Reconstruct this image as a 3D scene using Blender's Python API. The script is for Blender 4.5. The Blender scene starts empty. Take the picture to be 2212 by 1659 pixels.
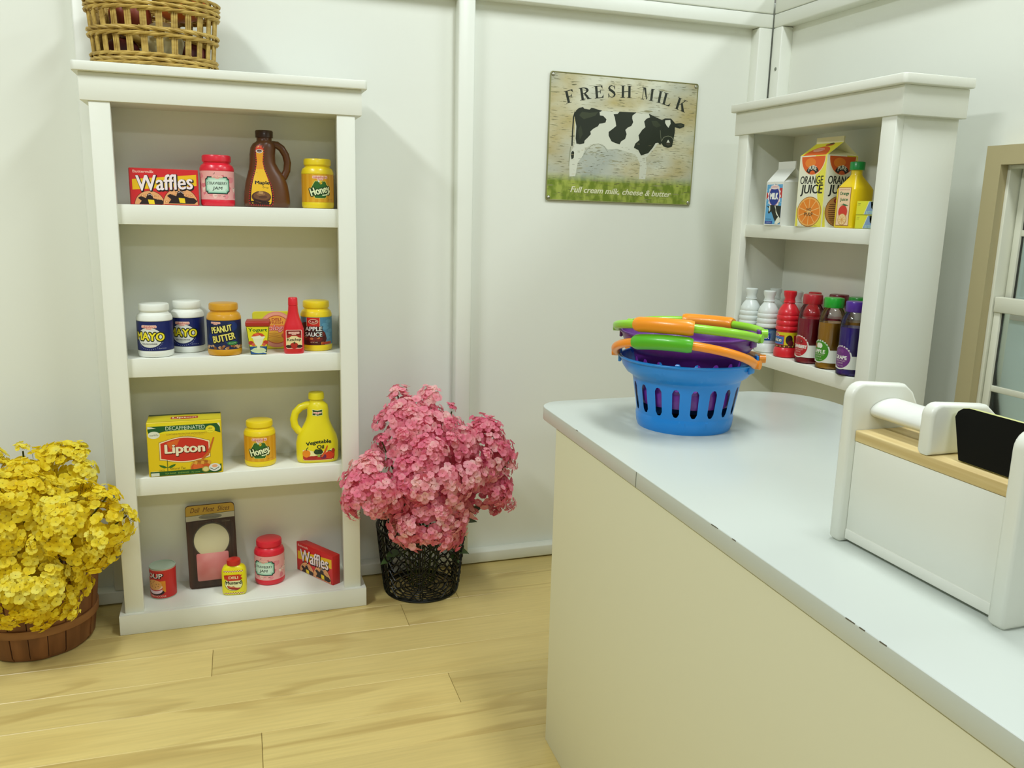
import bpy, bmesh, math, random
from mathutils import Vector, Matrix, noise
PI = math.pi
S = bpy.context.scene
COL = S.collection

# ------------------------------------------------------------------ camera
def aim(yaw, pitch, roll):
    f = Vector((math.sin(yaw)*math.cos(pitch), math.cos(yaw)*math.cos(pitch), -math.sin(pitch)))
    r0 = Vector((math.cos(yaw), -math.sin(yaw), 0)); u0 = r0.cross(f)
    r = math.cos(roll)*r0 + math.sin(roll)*u0
    u = -math.sin(roll)*r0 + math.cos(roll)*u0
    return Matrix((r, u, -f)).transposed()
cam = bpy.data.cameras.new('camera'); camo = bpy.data.objects.new('camera', cam); COL.objects.link(camo)
camo.matrix_world = Matrix.Translation((-1.3505, -2.0604, 0.9383)) @ aim(0.3302, 0.2018, 0.0245).to_4x4()
cam.sensor_width = 36; cam.lens = 1836.4/2212*36; cam.clip_start = .02
S.camera = camo

# ------------------------------------------------------------------ light and exposure
S.view_settings.view_transform = 'Standard'; S.view_settings.look = 'None'
S.view_settings.exposure = 0.26; S.view_settings.gamma = 1; S.view_settings.use_curve_mapping = False
W = bpy.data.worlds.new('world'); S.world = W; W.use_nodes = True
W.node_tree.nodes['Background'].inputs[0].default_value = (.96, 1, .86, 1)
W.node_tree.nodes['Background'].inputs[1].default_value = .20
def lamp(name, loc, sx, sy, power, col=(.92, .98, 1), rot=(0, 0, 0)):
    l = bpy.data.lights.new(name, 'AREA'); l.shape = 'RECTANGLE'; l.size = sx; l.size_y = sy
    l.energy = power; l.color = col
    o = bpy.data.objects.new(name, l); o.location = loc; o.rotation_euler = rot; COL.objects.link(o)
lamp('ceiling_lamp', (-2.50, -1.45, 2.45), .25, .9, 34)
lamp('ceiling_lamp', (-.55, -1.25, 2.45), .25, .9, 19)
lamp('ceiling_lamp', (.92, -1.45, 2.45), .25, .9, 16)
lamp('ceiling_lamp', (-1.3, -4.0, 2.40), 1.2, .3, 23)

# ------------------------------------------------------------------ materials
def lin(h):
    h = h.lstrip('#'); c = [int(h[i:i+2], 16)/255 for i in (0, 2, 4)]
    return tuple(x/12.92 if x <= .04045 else ((x+.055)/1.055)**2.4 for x in c) + (1,)
_m = {}
def mat(name, col='#ffffff', rough=.5, metal=0., bump=0., bscale=60., spec=.5, coat=0., sss=0.):
    if name in _m: return _m[name]
    m = bpy.data.materials.new(name); m.use_nodes = True; _m[name] = m
    nt = m.node_tree; b = nt.nodes['Principled BSDF']
    b.inputs['Base Color'].default_value = lin(col) if isinstance(col, str) else col
    b.inputs['Roughness'].default_value = rough; b.inputs['Metallic'].default_value = metal
    b.inputs['Specular IOR Level'].default_value = spec; b.inputs['Coat Weight'].default_value = coat
    if bump:
        tc = nt.nodes.new('ShaderNodeTexCoord'); n = nt.nodes.new('ShaderNodeTexNoise'); n.inputs['Scale'].default_value = bscale
        n.inputs['Detail'].default_value = 4
        bp = nt.nodes.new('ShaderNodeBump'); bp.inputs['Strength'].default_value = bump; bp.inputs['Distance'].default_value = .002
        nt.links.new(tc.outputs['Object'], n.inputs['Vector']); nt.links.new(n.outputs['Fac'], bp.inputs['Height'])
        nt.links.new(bp.outputs['Normal'], b.inputs['Normal'])
    return m
def noisy(name, c1, c2, scale=(5, 5, 5), detail=4, rough=.5, lo=.35, hi=.65, bump=0., c3=None, distort=0.):
    if name in _m: return _m[name]
    m = mat(name, c1, rough); nt = m.node_tree; b = nt.nodes['Principled BSDF']
    tc = nt.nodes.new('ShaderNodeTexCoord'); mp = nt.nodes.new('ShaderNodeMapping'); mp.inputs['Scale'].default_value = scale
    n = nt.nodes.new('ShaderNodeTexNoise'); n.inputs['Scale'].default_value = 1; n.inputs['Detail'].default_value = detail; n.inputs['Distortion'].default_value = distort
    r = nt.nodes.new('ShaderNodeValToRGB'); r.color_ramp.elements[0].position = lo; r.color_ramp.elements[1].position = hi
    r.color_ramp.elements[0].color = lin(c1); r.color_ramp.elements[1].color = lin(c2)
    if c3: e = r.color_ramp.elements.new((lo+hi)/2); e.color = lin(c3)
    nt.links.new(tc.outputs['Object'], mp.inputs[0]); nt.links.new(mp.outputs[0], n.inputs['Vector'])
    nt.links.new(n.outputs['Fac'], r.inputs[0]); nt.links.new(r.outputs[0], b.inputs['Base Color'])
    if bump:
        bp = nt.nodes.new('ShaderNodeBump'); bp.inputs['Strength'].default_value = bump; bp.inputs['Distance'].default_value = .002
        nt.links.new(n.outputs['Fac'], bp.inputs['Height']); nt.links.new(bp.outputs['Normal'], b.inputs['Normal'])
    return m
PAINT = mat('white_paint', '#e8ebdf', .38, bump=.12, bscale=45)
WALLP = mat('wall_paint', '#e9ece1', .42, bump=.10, bscale=30)
SHELFP = mat('bookcase_paint', '#e7e9dc', .42, bump=.12, bscale=70)
COUNTERP = mat('counter_laminate', '#c5ccc3', .30, bump=.05, bscale=90)
CABP = mat('counter_side', '#dcdaba', .55, bump=.05, bscale=90)
def printm(h): return mat('print_'+h.lstrip('#'), h, .42)

# ------------------------------------------------------------------ mesh helpers
def finish(bm, ang=35):
    bmesh.ops.remove_doubles(bm, verts=bm.verts, dist=1e-6)
    for f in bm.faces: f.smooth = True
    lim = math.radians(ang)
    for e in bm.edges:
        e.smooth = len(e.link_faces) == 2 and e.calc_face_angle(0) < lim
def obj(name, bm, mats, parent=None, smooth=50, loc=None, rot=None):
    me = bpy.data.meshes.new(name)
    if smooth: finish(bm, smooth)
    bm.normal_update(); bm.to_mesh(me); bm.free()
    for m in (mats if isinstance(mats, (list, tuple)) else [mats]): me.materials.append(m)
    o = bpy.data.objects.new(name, me); COL.objects.link(o)
    if parent: o.parent = parent
    if loc is not None: o.location = loc
    if rot is not None: o.rotation_euler = rot
    return o
def tag(o, label, cat, group=None, kind=None):
    o['label'] = label; o['category'] = cat
    if group: o['group'] = group
    if kind: o['kind'] = kind
    return o
def thing(name, label, cat, loc=(0, 0, 0), rz=0, group=None):
    o = bpy.data.objects.new(name, None); COL.objects.link(o); o.empty_display_size = .02
    o.location = loc; o.rotation_euler = (0, 0, rz)
    return tag(o, label, cat, group)
def struct(name, bm, m, parent=None, smooth=50):
    o = obj(name, bm, m, parent, smooth)
    if not parent: o['kind'] = 'structure'
    return o
def copy_tree(o, parent=None):
    c = o.copy(); COL.objects.link(c); c.parent = parent
    for ch in list(o.children): copy_tree(ch, c)
    return c
def box(bm, x0, y0, z0, x1, y1, z1, bev=0., seg=2):
    vs = [bm.verts.new((x, y, z)) for x in (x0, x1) for y in (y0, y1) for z in (z0, z1)]
    fs = [(0, 1, 3, 2), (4, 6, 7, 5), (0, 4, 5, 1), (2, 3, 7, 6), (0, 2, 6, 4), (1, 5, 7, 3)]
    F = [bm.faces.new([vs[i] for i in f]) for f in fs]
    bmesh.ops.recalc_face_normals(bm, faces=F)
    if bev:
        es = list({e for f in F for e in f.edges})
        bmesh.ops.bevel(bm, geom=es, offset=bev, segments=seg, affect='EDGES', profile=.5)
def bx(*a, **k):
    bm = bmesh.new(); box(bm, *a, **k); return bm
def lathe(bm, prof, n=40, c=(0, 0), cap0=True, cap1=True):
    rings = []
    for r, z in prof:
        rings.append([bm.verts.new((c[0]+r*math.cos(2*PI*i/n), c[1]+r*math.sin(2*PI*i/n), z)) for i in range(n)])
    for a, b in zip(rings, rings[1:]):
        for i in range(n): bm.faces.new((a[i], a[(i+1) % n], b[(i+1) % n], b[i]))
    if cap0: bm.faces.new(rings[0][::-1])
    if cap1: bm.faces.new(rings[-1])
    return rings
def lt(prof, **k):
    bm = bmesh.new(); lathe(bm, prof, **k); return bm
def sell(t, a, b, n):
    c, s = math.cos(t), math.sin(t)
    return a*math.copysign(abs(c)**(2/n), c), b*math.copysign(abs(s)**(2/n), s)
def loft(bm, secs, n=40, cap=True):
    # secs: (z, cx, cy, a, b, exponent)
    rings = []
    for z, cx, cy, a, b, e in secs:
        rings.append([bm.verts.new((cx+sell(2*PI*i/n, a, b, e)[0], cy+sell(2*PI*i/n, a, b, e)[1], z)) for i in range(n)])
    for p, q in zip(rings, rings[1:]):
        for i in range(n): bm.faces.new((p[i], p[(i+1) % n], q[(i+1) % n], q[i]))
    if cap: bm.faces.new(rings[0][::-1]); bm.faces.new(rings[-1])
def tube(bm, pts, r, n=8, closed=False, caps=True, taper=None):
    pts = [Vector(p) for p in pts]; N = len(pts); rings = []; up = None
    for i, p in enumerate(pts):
        if closed: t = pts[(i+1) % N]-pts[i-1]
        else: t = pts[min(i+1, N-1)]-pts[max(i-1, 0)]
        t.normalize()
        if up is None: up = Vector((0, 0, 1)) if abs(t.z) < .9 else Vector((1, 0, 0))
        side = t.cross(up)
        if side.length < 1e-4: side = t.orthogonal()
        side.normalize(); u2 = side.cross(t); up = u2
        rr = r if taper is None else r*taper(i/(N-1))
        rings.append([bm.verts.new(p+rr*(math.cos(2*PI*k/n)*side+math.sin(2*PI*k/n)*u2)) for k in range(n)])
    M = N if closed else N-1
    for i in range(M):
        a, b = rings[i], rings[(i+1) % N]
        for k in range(n): bm.faces.new((a[k], a[(k+1) % n], b[(k+1) % n], b[k]))
    if not closed and caps: bm.faces.new(rings[0][::-1]); bm.faces.new(rings[-1])
def tb(pts, r, **k):
    bm = bmesh.new(); tube(bm, pts, r, **k); return bm
def prism(bm, pts, lo, hi, axis='y', bev=0.):
    # 2D outline extruded along an axis; pts are (x,z) for y, (y,z) for x, (x,y) for z
    def P(p, h):
        return {'y': (p[0], h, p[1]), 'x': (h, p[0], p[1]), 'z': (p[0], p[1], h)}[axis]
    a = [bm.verts.new(P(p, lo)) for p in pts]; b = [bm.verts.new(P(p, hi)) for p in pts]
    F = [bm.faces.new(a), bm.faces.new(b[::-1])]
    n = len(pts)
    for i in range(n): F.append(bm.faces.new((a[i], b[i], b[(i+1) % n], a[(i+1) % n])))
    bmesh.ops.recalc_face_normals(bm, faces=F)
    if bev:
        es = list({e for f in F[:2] for e in f.edges})
        bmesh.ops.bevel(bm, geom=es, offset=bev, segments=2, affect='EDGES', profile=.5)
def rrect(x0, y0, x1, y1, r, k=5):
    out = []
    for cx, cy, a0 in ((x1-r, y1-r, 0), (x0+r, y1-r, 90), (x0+r, y0+r, 180), (x1-r, y0+r, 270)):
        for i in range(k+1):
            a = math.radians(a0+90*i/k); out.append((cx+r*math.cos(a), cy+r*math.sin(a)))
    return out

# ------------------------------------------------------------------ printed artwork: flat shapes in mm laid on a surface
_tx = {}
def text_tris(s, size, bold, shear, sp):
    key = (s, size, bold, shear, sp)
    if key in _tx: return _tx[key]
    c = bpy.data.curves.new('t', 'FONT'); c.body = s; c.size = 1; c.offset = bold; c.shear = shear; c.space_character = sp
    c.resolution_u = 3; c.align_x = 'CENTER'; c.fill_mode = 'BOTH'; c.align_y = 'CENTER'
    o = bpy.data.objects.new('t', c); me = bpy.data.meshes.new_from_object(o)
    vs = [(v.co.x*size, v.co.y*size) for v in me.vertices]; ps = [list(p.vertices) for p in me.polygons]
    bpy.data.objects.remove(o); bpy.data.curves.remove(c); bpy.data.meshes.remove(me)
    if vs:
        cx = (min(v[0] for v in vs)+max(v[0] for v in vs))/2; cy = (min(v[1] for v in vs)+max(v[1] for v in vs))/2
        vs = [(x-cx, y-cy) for x, y in vs]
    _tx[key] = (vs, ps); return vs, ps
class Art:
    def __init__(s): s.it = []; s.cols = []
    def add(s, vs, ps, col):
        if col not in s.cols: s.cols.append(col)
        s.it.append((vs, ps, s.cols.index(col)))
    def poly(s, pts, col): s.add(list(pts), [list(range(len(pts)))], col); return s
    def rect(s, x0, y0, x1, y1, col): return s.poly([(x0, y0), (x1, y0), (x1, y1), (x0, y1)], col)
    def rr(s, x0, y0, x1, y1, r, col): return s.poly(rrect(x0, y0, x1, y1, r), col)
    def ell(s, cx, cy, rx, ry, col, n=28, a0=0, a1=360):
        k = [(cx+rx*math.cos(math.radians(a0+(a1-a0)*i/n)), cy+ry*math.sin(math.radians(a0+(a1-a0)*i/n))) for i in range(n if a1-a0 == 360 else n+1)]
        return s.poly(k, col)
    def line(s, pts, w, col):
        L = []; R = []
        for i, p in enumerate(pts):
            a = pts[max(i-1, 0)]; b = pts[min(i+1, len(pts)-1)]
            dx, dy = b[0]-a[0], b[1]-a[1]; l = math.hypot(dx, dy) or 1
            L.append((p[0]-dy/l*w/2, p[1]+dx/l*w/2)); R.append((p[0]+dy/l*w/2, p[1]-dx/l*w/2))
        vs = L+R; n = len(L)
        s.add(vs, [[i, i+1, n+i+1, n+i] for i in range(n-1)], col); return s
    def txt(s, t, cx, cy, w, h, col, out=None, ow=.6, rot=0, bold=.0, shear=0, warp=None, sp=1., drop=None):
        # text scaled to fit a w x h box
        vs0, ps0 = text_tris(t, 1, 0, shear, sp)
        if not vs0: return s
        W = max(v[0] for v in vs0)-min(v[0] for v in vs0); H = max(v[1] for v in vs0)-min(v[1] for v in vs0)
        b = bold*h*.9; sx, sy = (w-2*b)/W, (h-b)/H
        cr, sr = math.cos(math.radians(rot)), math.sin(math.radians(rot))
        body = [(0, 0)]+([(b, 0), (-b, 0), (0, b*.5), (0, -b*.5)] if b > .05 else [])
        lays = []
        if out:
            o = ow+b*.8; lays.append((out, [(o*math.cos(q*PI/4), o*.85*math.sin(q*PI/4)) for q in range(8)]))
        lays.append((col, body))
        for c, offs in lays:
            Vv = []; Pp = []
            for kc, (ox, oy) in enumerate(offs):
                n0 = len(Vv)
                for x, y in vs0:
                    x = x*sx; y = y*sy
                    if warp: x, y = warp(x, y)
                    x += ox; y += oy
                    Vv.append((cx+x*cr-y*sr, cy+x*sr+y*cr, kc*.004))
                Pp += [[n0+i for i in p] for p in ps0]
            s.add(Vv, Pp, c)
        return s
    def build(s, name, parent, fn, cuts=(), vcuts=(), step=.045, extra=None, rough=None):
        bm = bmesh.new(); boxes = []; lev = []
        for vs, ps, ci in s.it:
            bb = (min(v[0] for v in vs), min(v[1] for v in vs), max(v[0] for v in vs), max(v[1] for v in vs)); l = 1
            for (ob, ol) in boxes:
                if ol >= l and bb[0] < ob[2] and ob[0] < bb[2] and bb[1] < ob[3] and ob[1] < bb[3]: l = ol+1
            boxes.append((bb, l)); lev.append(l)
        for li, (vs, ps, ci) in enumerate(s.it):
            bv = [bm.verts.new((v[0], v[1], 0)) for v in vs]; F = []
            for p in ps:
                try: F.append(bm.faces.new([bv[i] for i in p]))
                except ValueError: pass
            big = [f for f in F if len(f.verts) > 4]
            small = [f for f in F if len(f.verts) <= 4]
            if big:
                r = bmesh.ops.triangulate(bm, faces=big); small += r['faces']
            z = lev[li]*step
            ex = [v[2] if len(v) > 2 else 0 for v in vs]
            for f in small:
                f.material_index = ci
                f.normal_update()
                if f.normal.z < 0: f.normal_flip()
            for v, e_ in zip(bv, ex): v.co.z = z+e_
        for c in cuts: bmesh.ops.bisect_plane(bm, geom=bm.verts[:]+bm.edges[:]+bm.faces[:], plane_co=(c, 0, 0), plane_no=(1, 0, 0), dist=1e-4)
        for c in vcuts: bmesh.ops.bisect_plane(bm, geom=bm.verts[:]+bm.edges[:]+bm.faces[:], plane_co=(0, c, 0), plane_no=(0, 1, 0), dist=1e-4)
        for v in bm.verts: v.co = Vector(fn(v.co.x, v.co.y, v.co.z))
        return obj(name, bm, [printm(c) if isinstance(c, str) else c for c in s.cols], parent, smooth=0)
MM = .001
def flat_front(y, ox=0, oz=0): return lambda u, v, d: (ox+u*MM, y-d*MM, oz+v*MM)
def cyl(R, z0=0, off=.0003): # label centre faces -Y
    def f(u, v, d):
        a = u*MM/R; r = R+off+d*MM
        return (r*math.sin(a), -r*math.cos(a), z0+v*MM)
    return f
def ccuts(R, w): # cut lines every ~9 degrees
    st = R*1000*math.radians(9); n = int(w/2/st)+1
    return [i*st for i in range(-n, n+1)]
def face_curved(secs, off=.0004, ox=0):
    # front surface (-Y) of a loft, by x and z
    def f(u, v, d):
        z = v*MM; x = u*MM
        for s0, s1 in zip(secs, secs[1:]):
            if s0[0] <= z <= s1[0] or s1 is secs[-1]:
                t = 0 if s1[0] == s0[0] else max(0, min(1, (z-s0[0])/(s1[0]-s0[0]))); break
        q = [s0[i]+(s1[i]-s0[i])*t for i in range(6)]
        xx = min(.999, abs(x-q[1])/(q[3]+off)); yy = (1-xx**q[5])**(1/q[5])
        return (x, q[2]-(q[4]+off+d*MM)*yy, z)
    return f
def brand(A, cx, cy, w, col='#c2455a', bg='#f3c9b4'):
    A.rr(cx-w/2, cy-w*.075, cx+w/2, cy+w*.115, w*.07, bg)
    A.txt('Lakeshore', cx, cy+w*.02, w*.9, w*.15, col, bold=.015)
    A.rr(cx-w*.2, cy-w*.17, cx+w*.2, cy-w*.06, w*.04, bg)
    A.txt('Food', cx, cy-w*.11, w*.28, w*.09, col, bold=.01)

# ================================================================== SETTING
# floor: long boards running beside the back wall
bm = bmesh.new(); random.seed(3)
lay = bm.loops.layers.color.new('rnd')
PW = .1105; ang = math.radians(-1.2)
joints = {0: [-2.4, -.975, .1], 1: [-2.1, -1.40, -.25], 2: [-2.0, -.58, .3], 3: [-2.3, -.936, .2], 4: [-2.2, -1.308, -.1]}
for k in range(-8, 34):
    y1 = -.172-PW*k; y0 = y1-PW
    js = joints.get(k) or sorted(-3.0+i*1.0+random.random()*.5 for i in range(6))
    xs = [-3.4]+[j for j in js if j < 1.2]+[1.6]
    for a, b in zip(xs, xs[1:]):
        n0 = len(bm.faces)
        g = .00035
        box(bm, a+g, y0+g*.6, -.02, b-g, y1-g*.6, 0, bev=.0009, seg=1)
        bm.faces.ensure_lookup_table()
        c = (random.random(), random.random(), random.random(), 1)
        for f in bm.faces[n0:]:
            for l in f.loops: l[lay] = c
bmesh.ops.rotate(bm, verts=bm.verts, cent=(-1.2, -.172, 0), matrix=Matrix.Rotation(ang, 3, 'Z'))
me = bpy.data.meshes.new('floor'); bm.to_mesh(me); bm.free()
fl = bpy.data.objects.new('floor', me); COL.objects.link(fl); fl['kind'] = 'structure'
m = mat('oak_boards', '#d8bf72', .33, spec=.45); nt = m.node_tree; b = nt.nodes['Principled BSDF']
N = nt.nodes.new; L = nt.links.new
tc = N('ShaderNodeTexCoord'); va = N('ShaderNodeVertexColor'); va.layer_name = 'rnd'
mul = N('ShaderNodeVectorMath'); mul.operation = 'SCALE'; mul.inputs['Scale'].default_value = 9; L(va.outputs[0], mul.inputs[0])
ad = N('ShaderNodeVectorMath'); ad.operation = 'ADD'; L(tc.outputs['Object'], ad.inputs[0]); L(mul.outputs[0], ad.inputs[1])
mp = N('ShaderNodeMapping'); mp.inputs['Scale'].default_value = (1.3, 9, 1); L(ad.outputs[0], mp.inputs[0])
n1 = N('ShaderNodeTexNoise'); n1.inputs['Scale'].default_value = 1.1; n1.inputs['Detail'].default_value = 1.5; n1.inputs['Distortion'].default_value = .8; L(mp.outputs[0], n1.inputs['Vector'])
ma = N('ShaderNodeMath'); ma.operation = 'MULTIPLY'; ma.inputs[1].default_value = 26; L(n1.outputs['Fac'], ma.inputs[0])
si = N('ShaderNodeMath'); si.operation = 'SINE'; L(ma.outputs[0], si.inputs[0])
pw = N('ShaderNodeMapRange'); pw.inputs[1].default_value = .25; pw.inputs[2].default_value = 1; pw.inputs[3].default_value = 0; pw.inputs[4].default_value = .50; L(si.outputs[0], pw.inputs[0])
n3 = N('ShaderNodeTexNoise'); n3.inputs['Scale'].default_value = .9; L(mp.outputs[0], n3.inputs['Vector'])
mr3 = N('ShaderNodeMapRange'); mr3.inputs[1].default_value = .42; mr3.inputs[2].default_value = .62; L(n3.outputs['Fac'], mr3.inputs[0])
mm = N('ShaderNodeMath'); mm.operation = 'MULTIPLY'; L(pw.outputs[0], mm.inputs[0]); L(mr3.outputs[0], mm.inputs[1])
mp2 = N('ShaderNodeMapping'); mp2.inputs['Scale'].default_value = (8, 160, 1); L(ad.outputs[0], mp2.inputs[0])
n2 = N('ShaderNodeTexNoise'); n2.inputs['Scale'].default_value = 1; n2.inputs['Detail'].default_value = 3; L(mp2.outputs[0], n2.inputs['Vector'])
mx = N('ShaderNodeMix'); mx.data_type = 'RGBA'; mx.inputs['A'].default_value = lin('#dcc67e'); mx.inputs['B'].default_value = lin('#a98a48'); L(mm.outputs[0], mx.inputs['Factor'])
mx2 = N('ShaderNodeMix'); mx2.data_type = 'RGBA'; mx2.blend_type = 'MULTIPLY'; L(mx.outputs['Result'], mx2.inputs['A'])
r2 = N('ShaderNodeMapRange'); r2.inputs[3].default_value = .82; r2.inputs[4].default_value = 1.08; L(n2.outputs['Fac'], r2.inputs[0]); L(r2.outputs[0], mx2.inputs['B']); mx2.inputs['Factor'].default_value = 1
sp = N('ShaderNodeSeparateColor'); L(va.outputs[0], sp.inputs[0])
r4 = N('ShaderNodeMapRange'); r4.inputs[3].default_value = .90; r4.inputs[4].default_value = 1.04; L(sp.outputs[1], r4.inputs[0])
mx3 = N('ShaderNodeMix'); mx3.data_type = 'RGBA'; mx3.blend_type = 'MULTIPLY'; mx3.inputs['Factor'].default_value = 1; L(mx2.outputs['Result'], mx3.inputs['A']); L(r4.outputs[0], mx3.inputs['B'])
L(mx3.outputs['Result'], b.inputs['Base Color'])
me.materials.append(m)
struct('floor_base', bx(-3.4, -3.9, -.06, 1.6, .8, -.021), mat('seam_dark', '#3a2c12', .8))
bpy.data.objects['floor_base'].name = 'floor.001'

# back wall: panels set 35 mm behind a frame whose face lies on Y = 0
FX = .065; PY = .035; PX = FX+PY
struct('wall_back', bx(-3.2, PY, -.02, .2, PY+.02, 1.50), WALLP)
trims = []
def trim(x0, y0, z0, x1, y1, z1, nm, bev=.003, m=None):
    o = struct(nm, bx(x0, y0, z0, x1, y1, z1, bev=bev), m or PAINT); return o
trim(-3.2, .0, 1.428, FX+.0, PY+.001, 1.4625, 'trim_1')
trim(-3.2, .0, 1.4638, FX-.0006, PY+.001, 1.53, 'trim_2')
struct('baseboard_back', bx(-3.2, 0, .003, FX, PY+.001, .034, bev=.003), PAINT)
trim(-.798, .0, .0345, -.757, PY+.001, 1.4275, 'trim_3', .004)
trim(-1.622, .0, .0345, -1.581, PY+.001, 1.4275, 'trim_4', .004)
trim(FX-.041, .0, .0345, FX-.0006, PY+.001, 1.4275, 'trim_5')
trim(-2.446, .0, .0345, -2.405, PY+.001, 1.4275, 'trim_6', .004)
# right wall, with the window opening
OY0, OY1, OZ0, OZ1 = -1.36, -.779, .46, 1.045
bm = bmesh.new()
box(bm, PX, OY1, -.02, PX+.02, .2, 1.50); box(bm, PX, -3.2, -.02, PX+.02, OY0, 1.50)
box(bm, PX, OY0, -.02, PX+.02, OY1, OZ0); box(bm, PX, OY0, OZ1, PX+.02, OY1, 1.50)
struct('wall_right', bm, WALLP)
trim(FX, -3.2, 1.428, PX+.001, -.0015, 1.4625, 'trim_7')
trim(FX, -3.2, 1.4638, PX+.001, -.0015, 1.53, 'trim_8')
trim(FX, -.040, .0345, PX+.001, -.0015, 1.4275, 'trim_9')
struct('baseboard_right', bx(FX, -3.2, .003, PX+.001, -.0015, .034, bev=.003), PAINT)
# screw on the corner post
sm = mat('screw_metal', '#8c9085', .35, .9)
bm = lt([(.0035, 0), (.0045, .0004), (.0042, .0012), (.0018, .0016)], n=16)
sc = obj('wall_screw', bm, sm, None, loc=(FX, -.026, 1.322), rot=(0, -PI/2, 0))
tag(sc, 'tiny screw head in the corner post of the right wall above the bookcase', 'screw')
# window on the right wall
wn = bpy.data.objects.new('window_1', None); COL.objects.link(wn); wn['kind'] = 'structure'
TAN = mat('tan_trim', '#b2a67c', .5, bump=.1, bscale=80); ALU = mat('sash_white', '#dcdcc8', .35); GASK = mat('gasket_dark', '#30322a', .6)
bm = bmesh.new()
cw = .036
box(bm, FX-.006, OY0-cw, OZ1, PX+.02, OY1+cw, OZ1+cw); box(bm, FX-.006, OY0-cw, OZ0-cw, PX+.02, OY1+cw, OZ0)
box(bm, FX-.006, OY1, OZ0, PX+.02, OY1+cw, OZ1); box(bm, FX-.006, OY0-cw, OZ0, PX+.02, OY0, OZ1)
obj('window_frame', bm, TAN, wn)
bm = bmesh.new()
XS = FX+.012
def ring(bm, x0, x1, y0, y1, z0, z1, w):
    box(bm, x0, y1-w, z0, x1, y1, z1, bev=.001); box(bm, x0, y0, z0, x1, y0+w, z1, bev=.001)
    box(bm, x0, y0+w, z1-w, x1, y1-w, z1, bev=.001); box(bm, x0, y0+w, z0, x1, y1-w, z0+w, bev=.001)
ring(bm, XS, XS+.05, OY0, OY1, OZ0, OZ1, .007)
obj('window_jamb', bm, ALU, wn)
ZM = .765
for nm, xo, z0, z1, mz in (('upper_sash', .026, ZM, OZ1-.007, .918), ('lower_sash', .004, OZ0+.007, ZM+.028, .615)):
    y0, y1 = OY0+.008, OY1-.010
    bm = bmesh.new(); w = .014
    ring(bm, XS+xo, XS+xo+.014, y0, y1, z0, z1, w)
    if nm == 'lower_sash': box(bm, XS+xo-.003, y0, ZM, XS+xo+.014, y1, ZM+.030, bev=.0015)
    ym = (y0+y1)/2
    s = obj(nm, bm, ALU, wn)
    bm = bmesh.new(); box(bm, XS+xo+.003, y0+w, mz-.006, XS+xo+.011, y1-w, mz+.006, bev=.001); box(bm, XS+xo+.0035, ym-.006, z0+w, XS+xo+.0105, ym+.006, z1-w, bev=.001)
    obj('muntin', bm, ALU, s)
    bm = bmesh.new(); ring(bm, XS+xo+.0055, XS+xo+.0085, y0+w*.9, y1-w*.9, z0+w*.9, z1-w*.9, .0045)
    obj('gasket', bm, GASK, s)
    gm = _m.get('window_glass')
    if not gm:
        gm = bpy.data.materials.new('window_glass'); gm.use_nodes = True; _m['window_glass'] = gm
        t = gm.node_tree; t.nodes.clear(); o_ = t.nodes.new('ShaderNodeOutputMaterial'); a_ = t.nodes.new('ShaderNodeBsdfTransparent'); g_ = t.nodes.new('ShaderNodeBsdfGlossy')
        g_.inputs['Roughness'].default_value = .02; a_.inputs[0].default_value = (.93, .98, .97, 1)
        f_ = t.nodes.new('ShaderNodeFresnel'); f_.inputs[0].default_value = 1.5; x_ = t.nodes.new('ShaderNodeMixShader')
        t.links.new(f_.outputs[0], x_.inputs[0]); t.links.new(a_.outputs[0], x_.inputs[1]); t.links.new(g_.outputs[0], x_.inputs[2]); t.links.new(x_.outputs[0], o_.inputs[0])
    obj('pane', bx(XS+xo+.006, y0+w, z0+w, XS+xo+.008, y1-w, z1-w), gm, s, smooth=0)
# pale blue wall of the room beyond the window
bm = bmesh.new(); box(bm, 1.30, -3.4, -.02, 1.34, .7, 2.3)
struct('wall_outer', bm, mat('pale_blue_wall', '#dff1f4', .6))
struct('trim_10', bx(1.284, -3.4, .60, 1.2995, .7, .64, bev=.002), mat('outer_rail', '#cfc3b4', .5))

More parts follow.
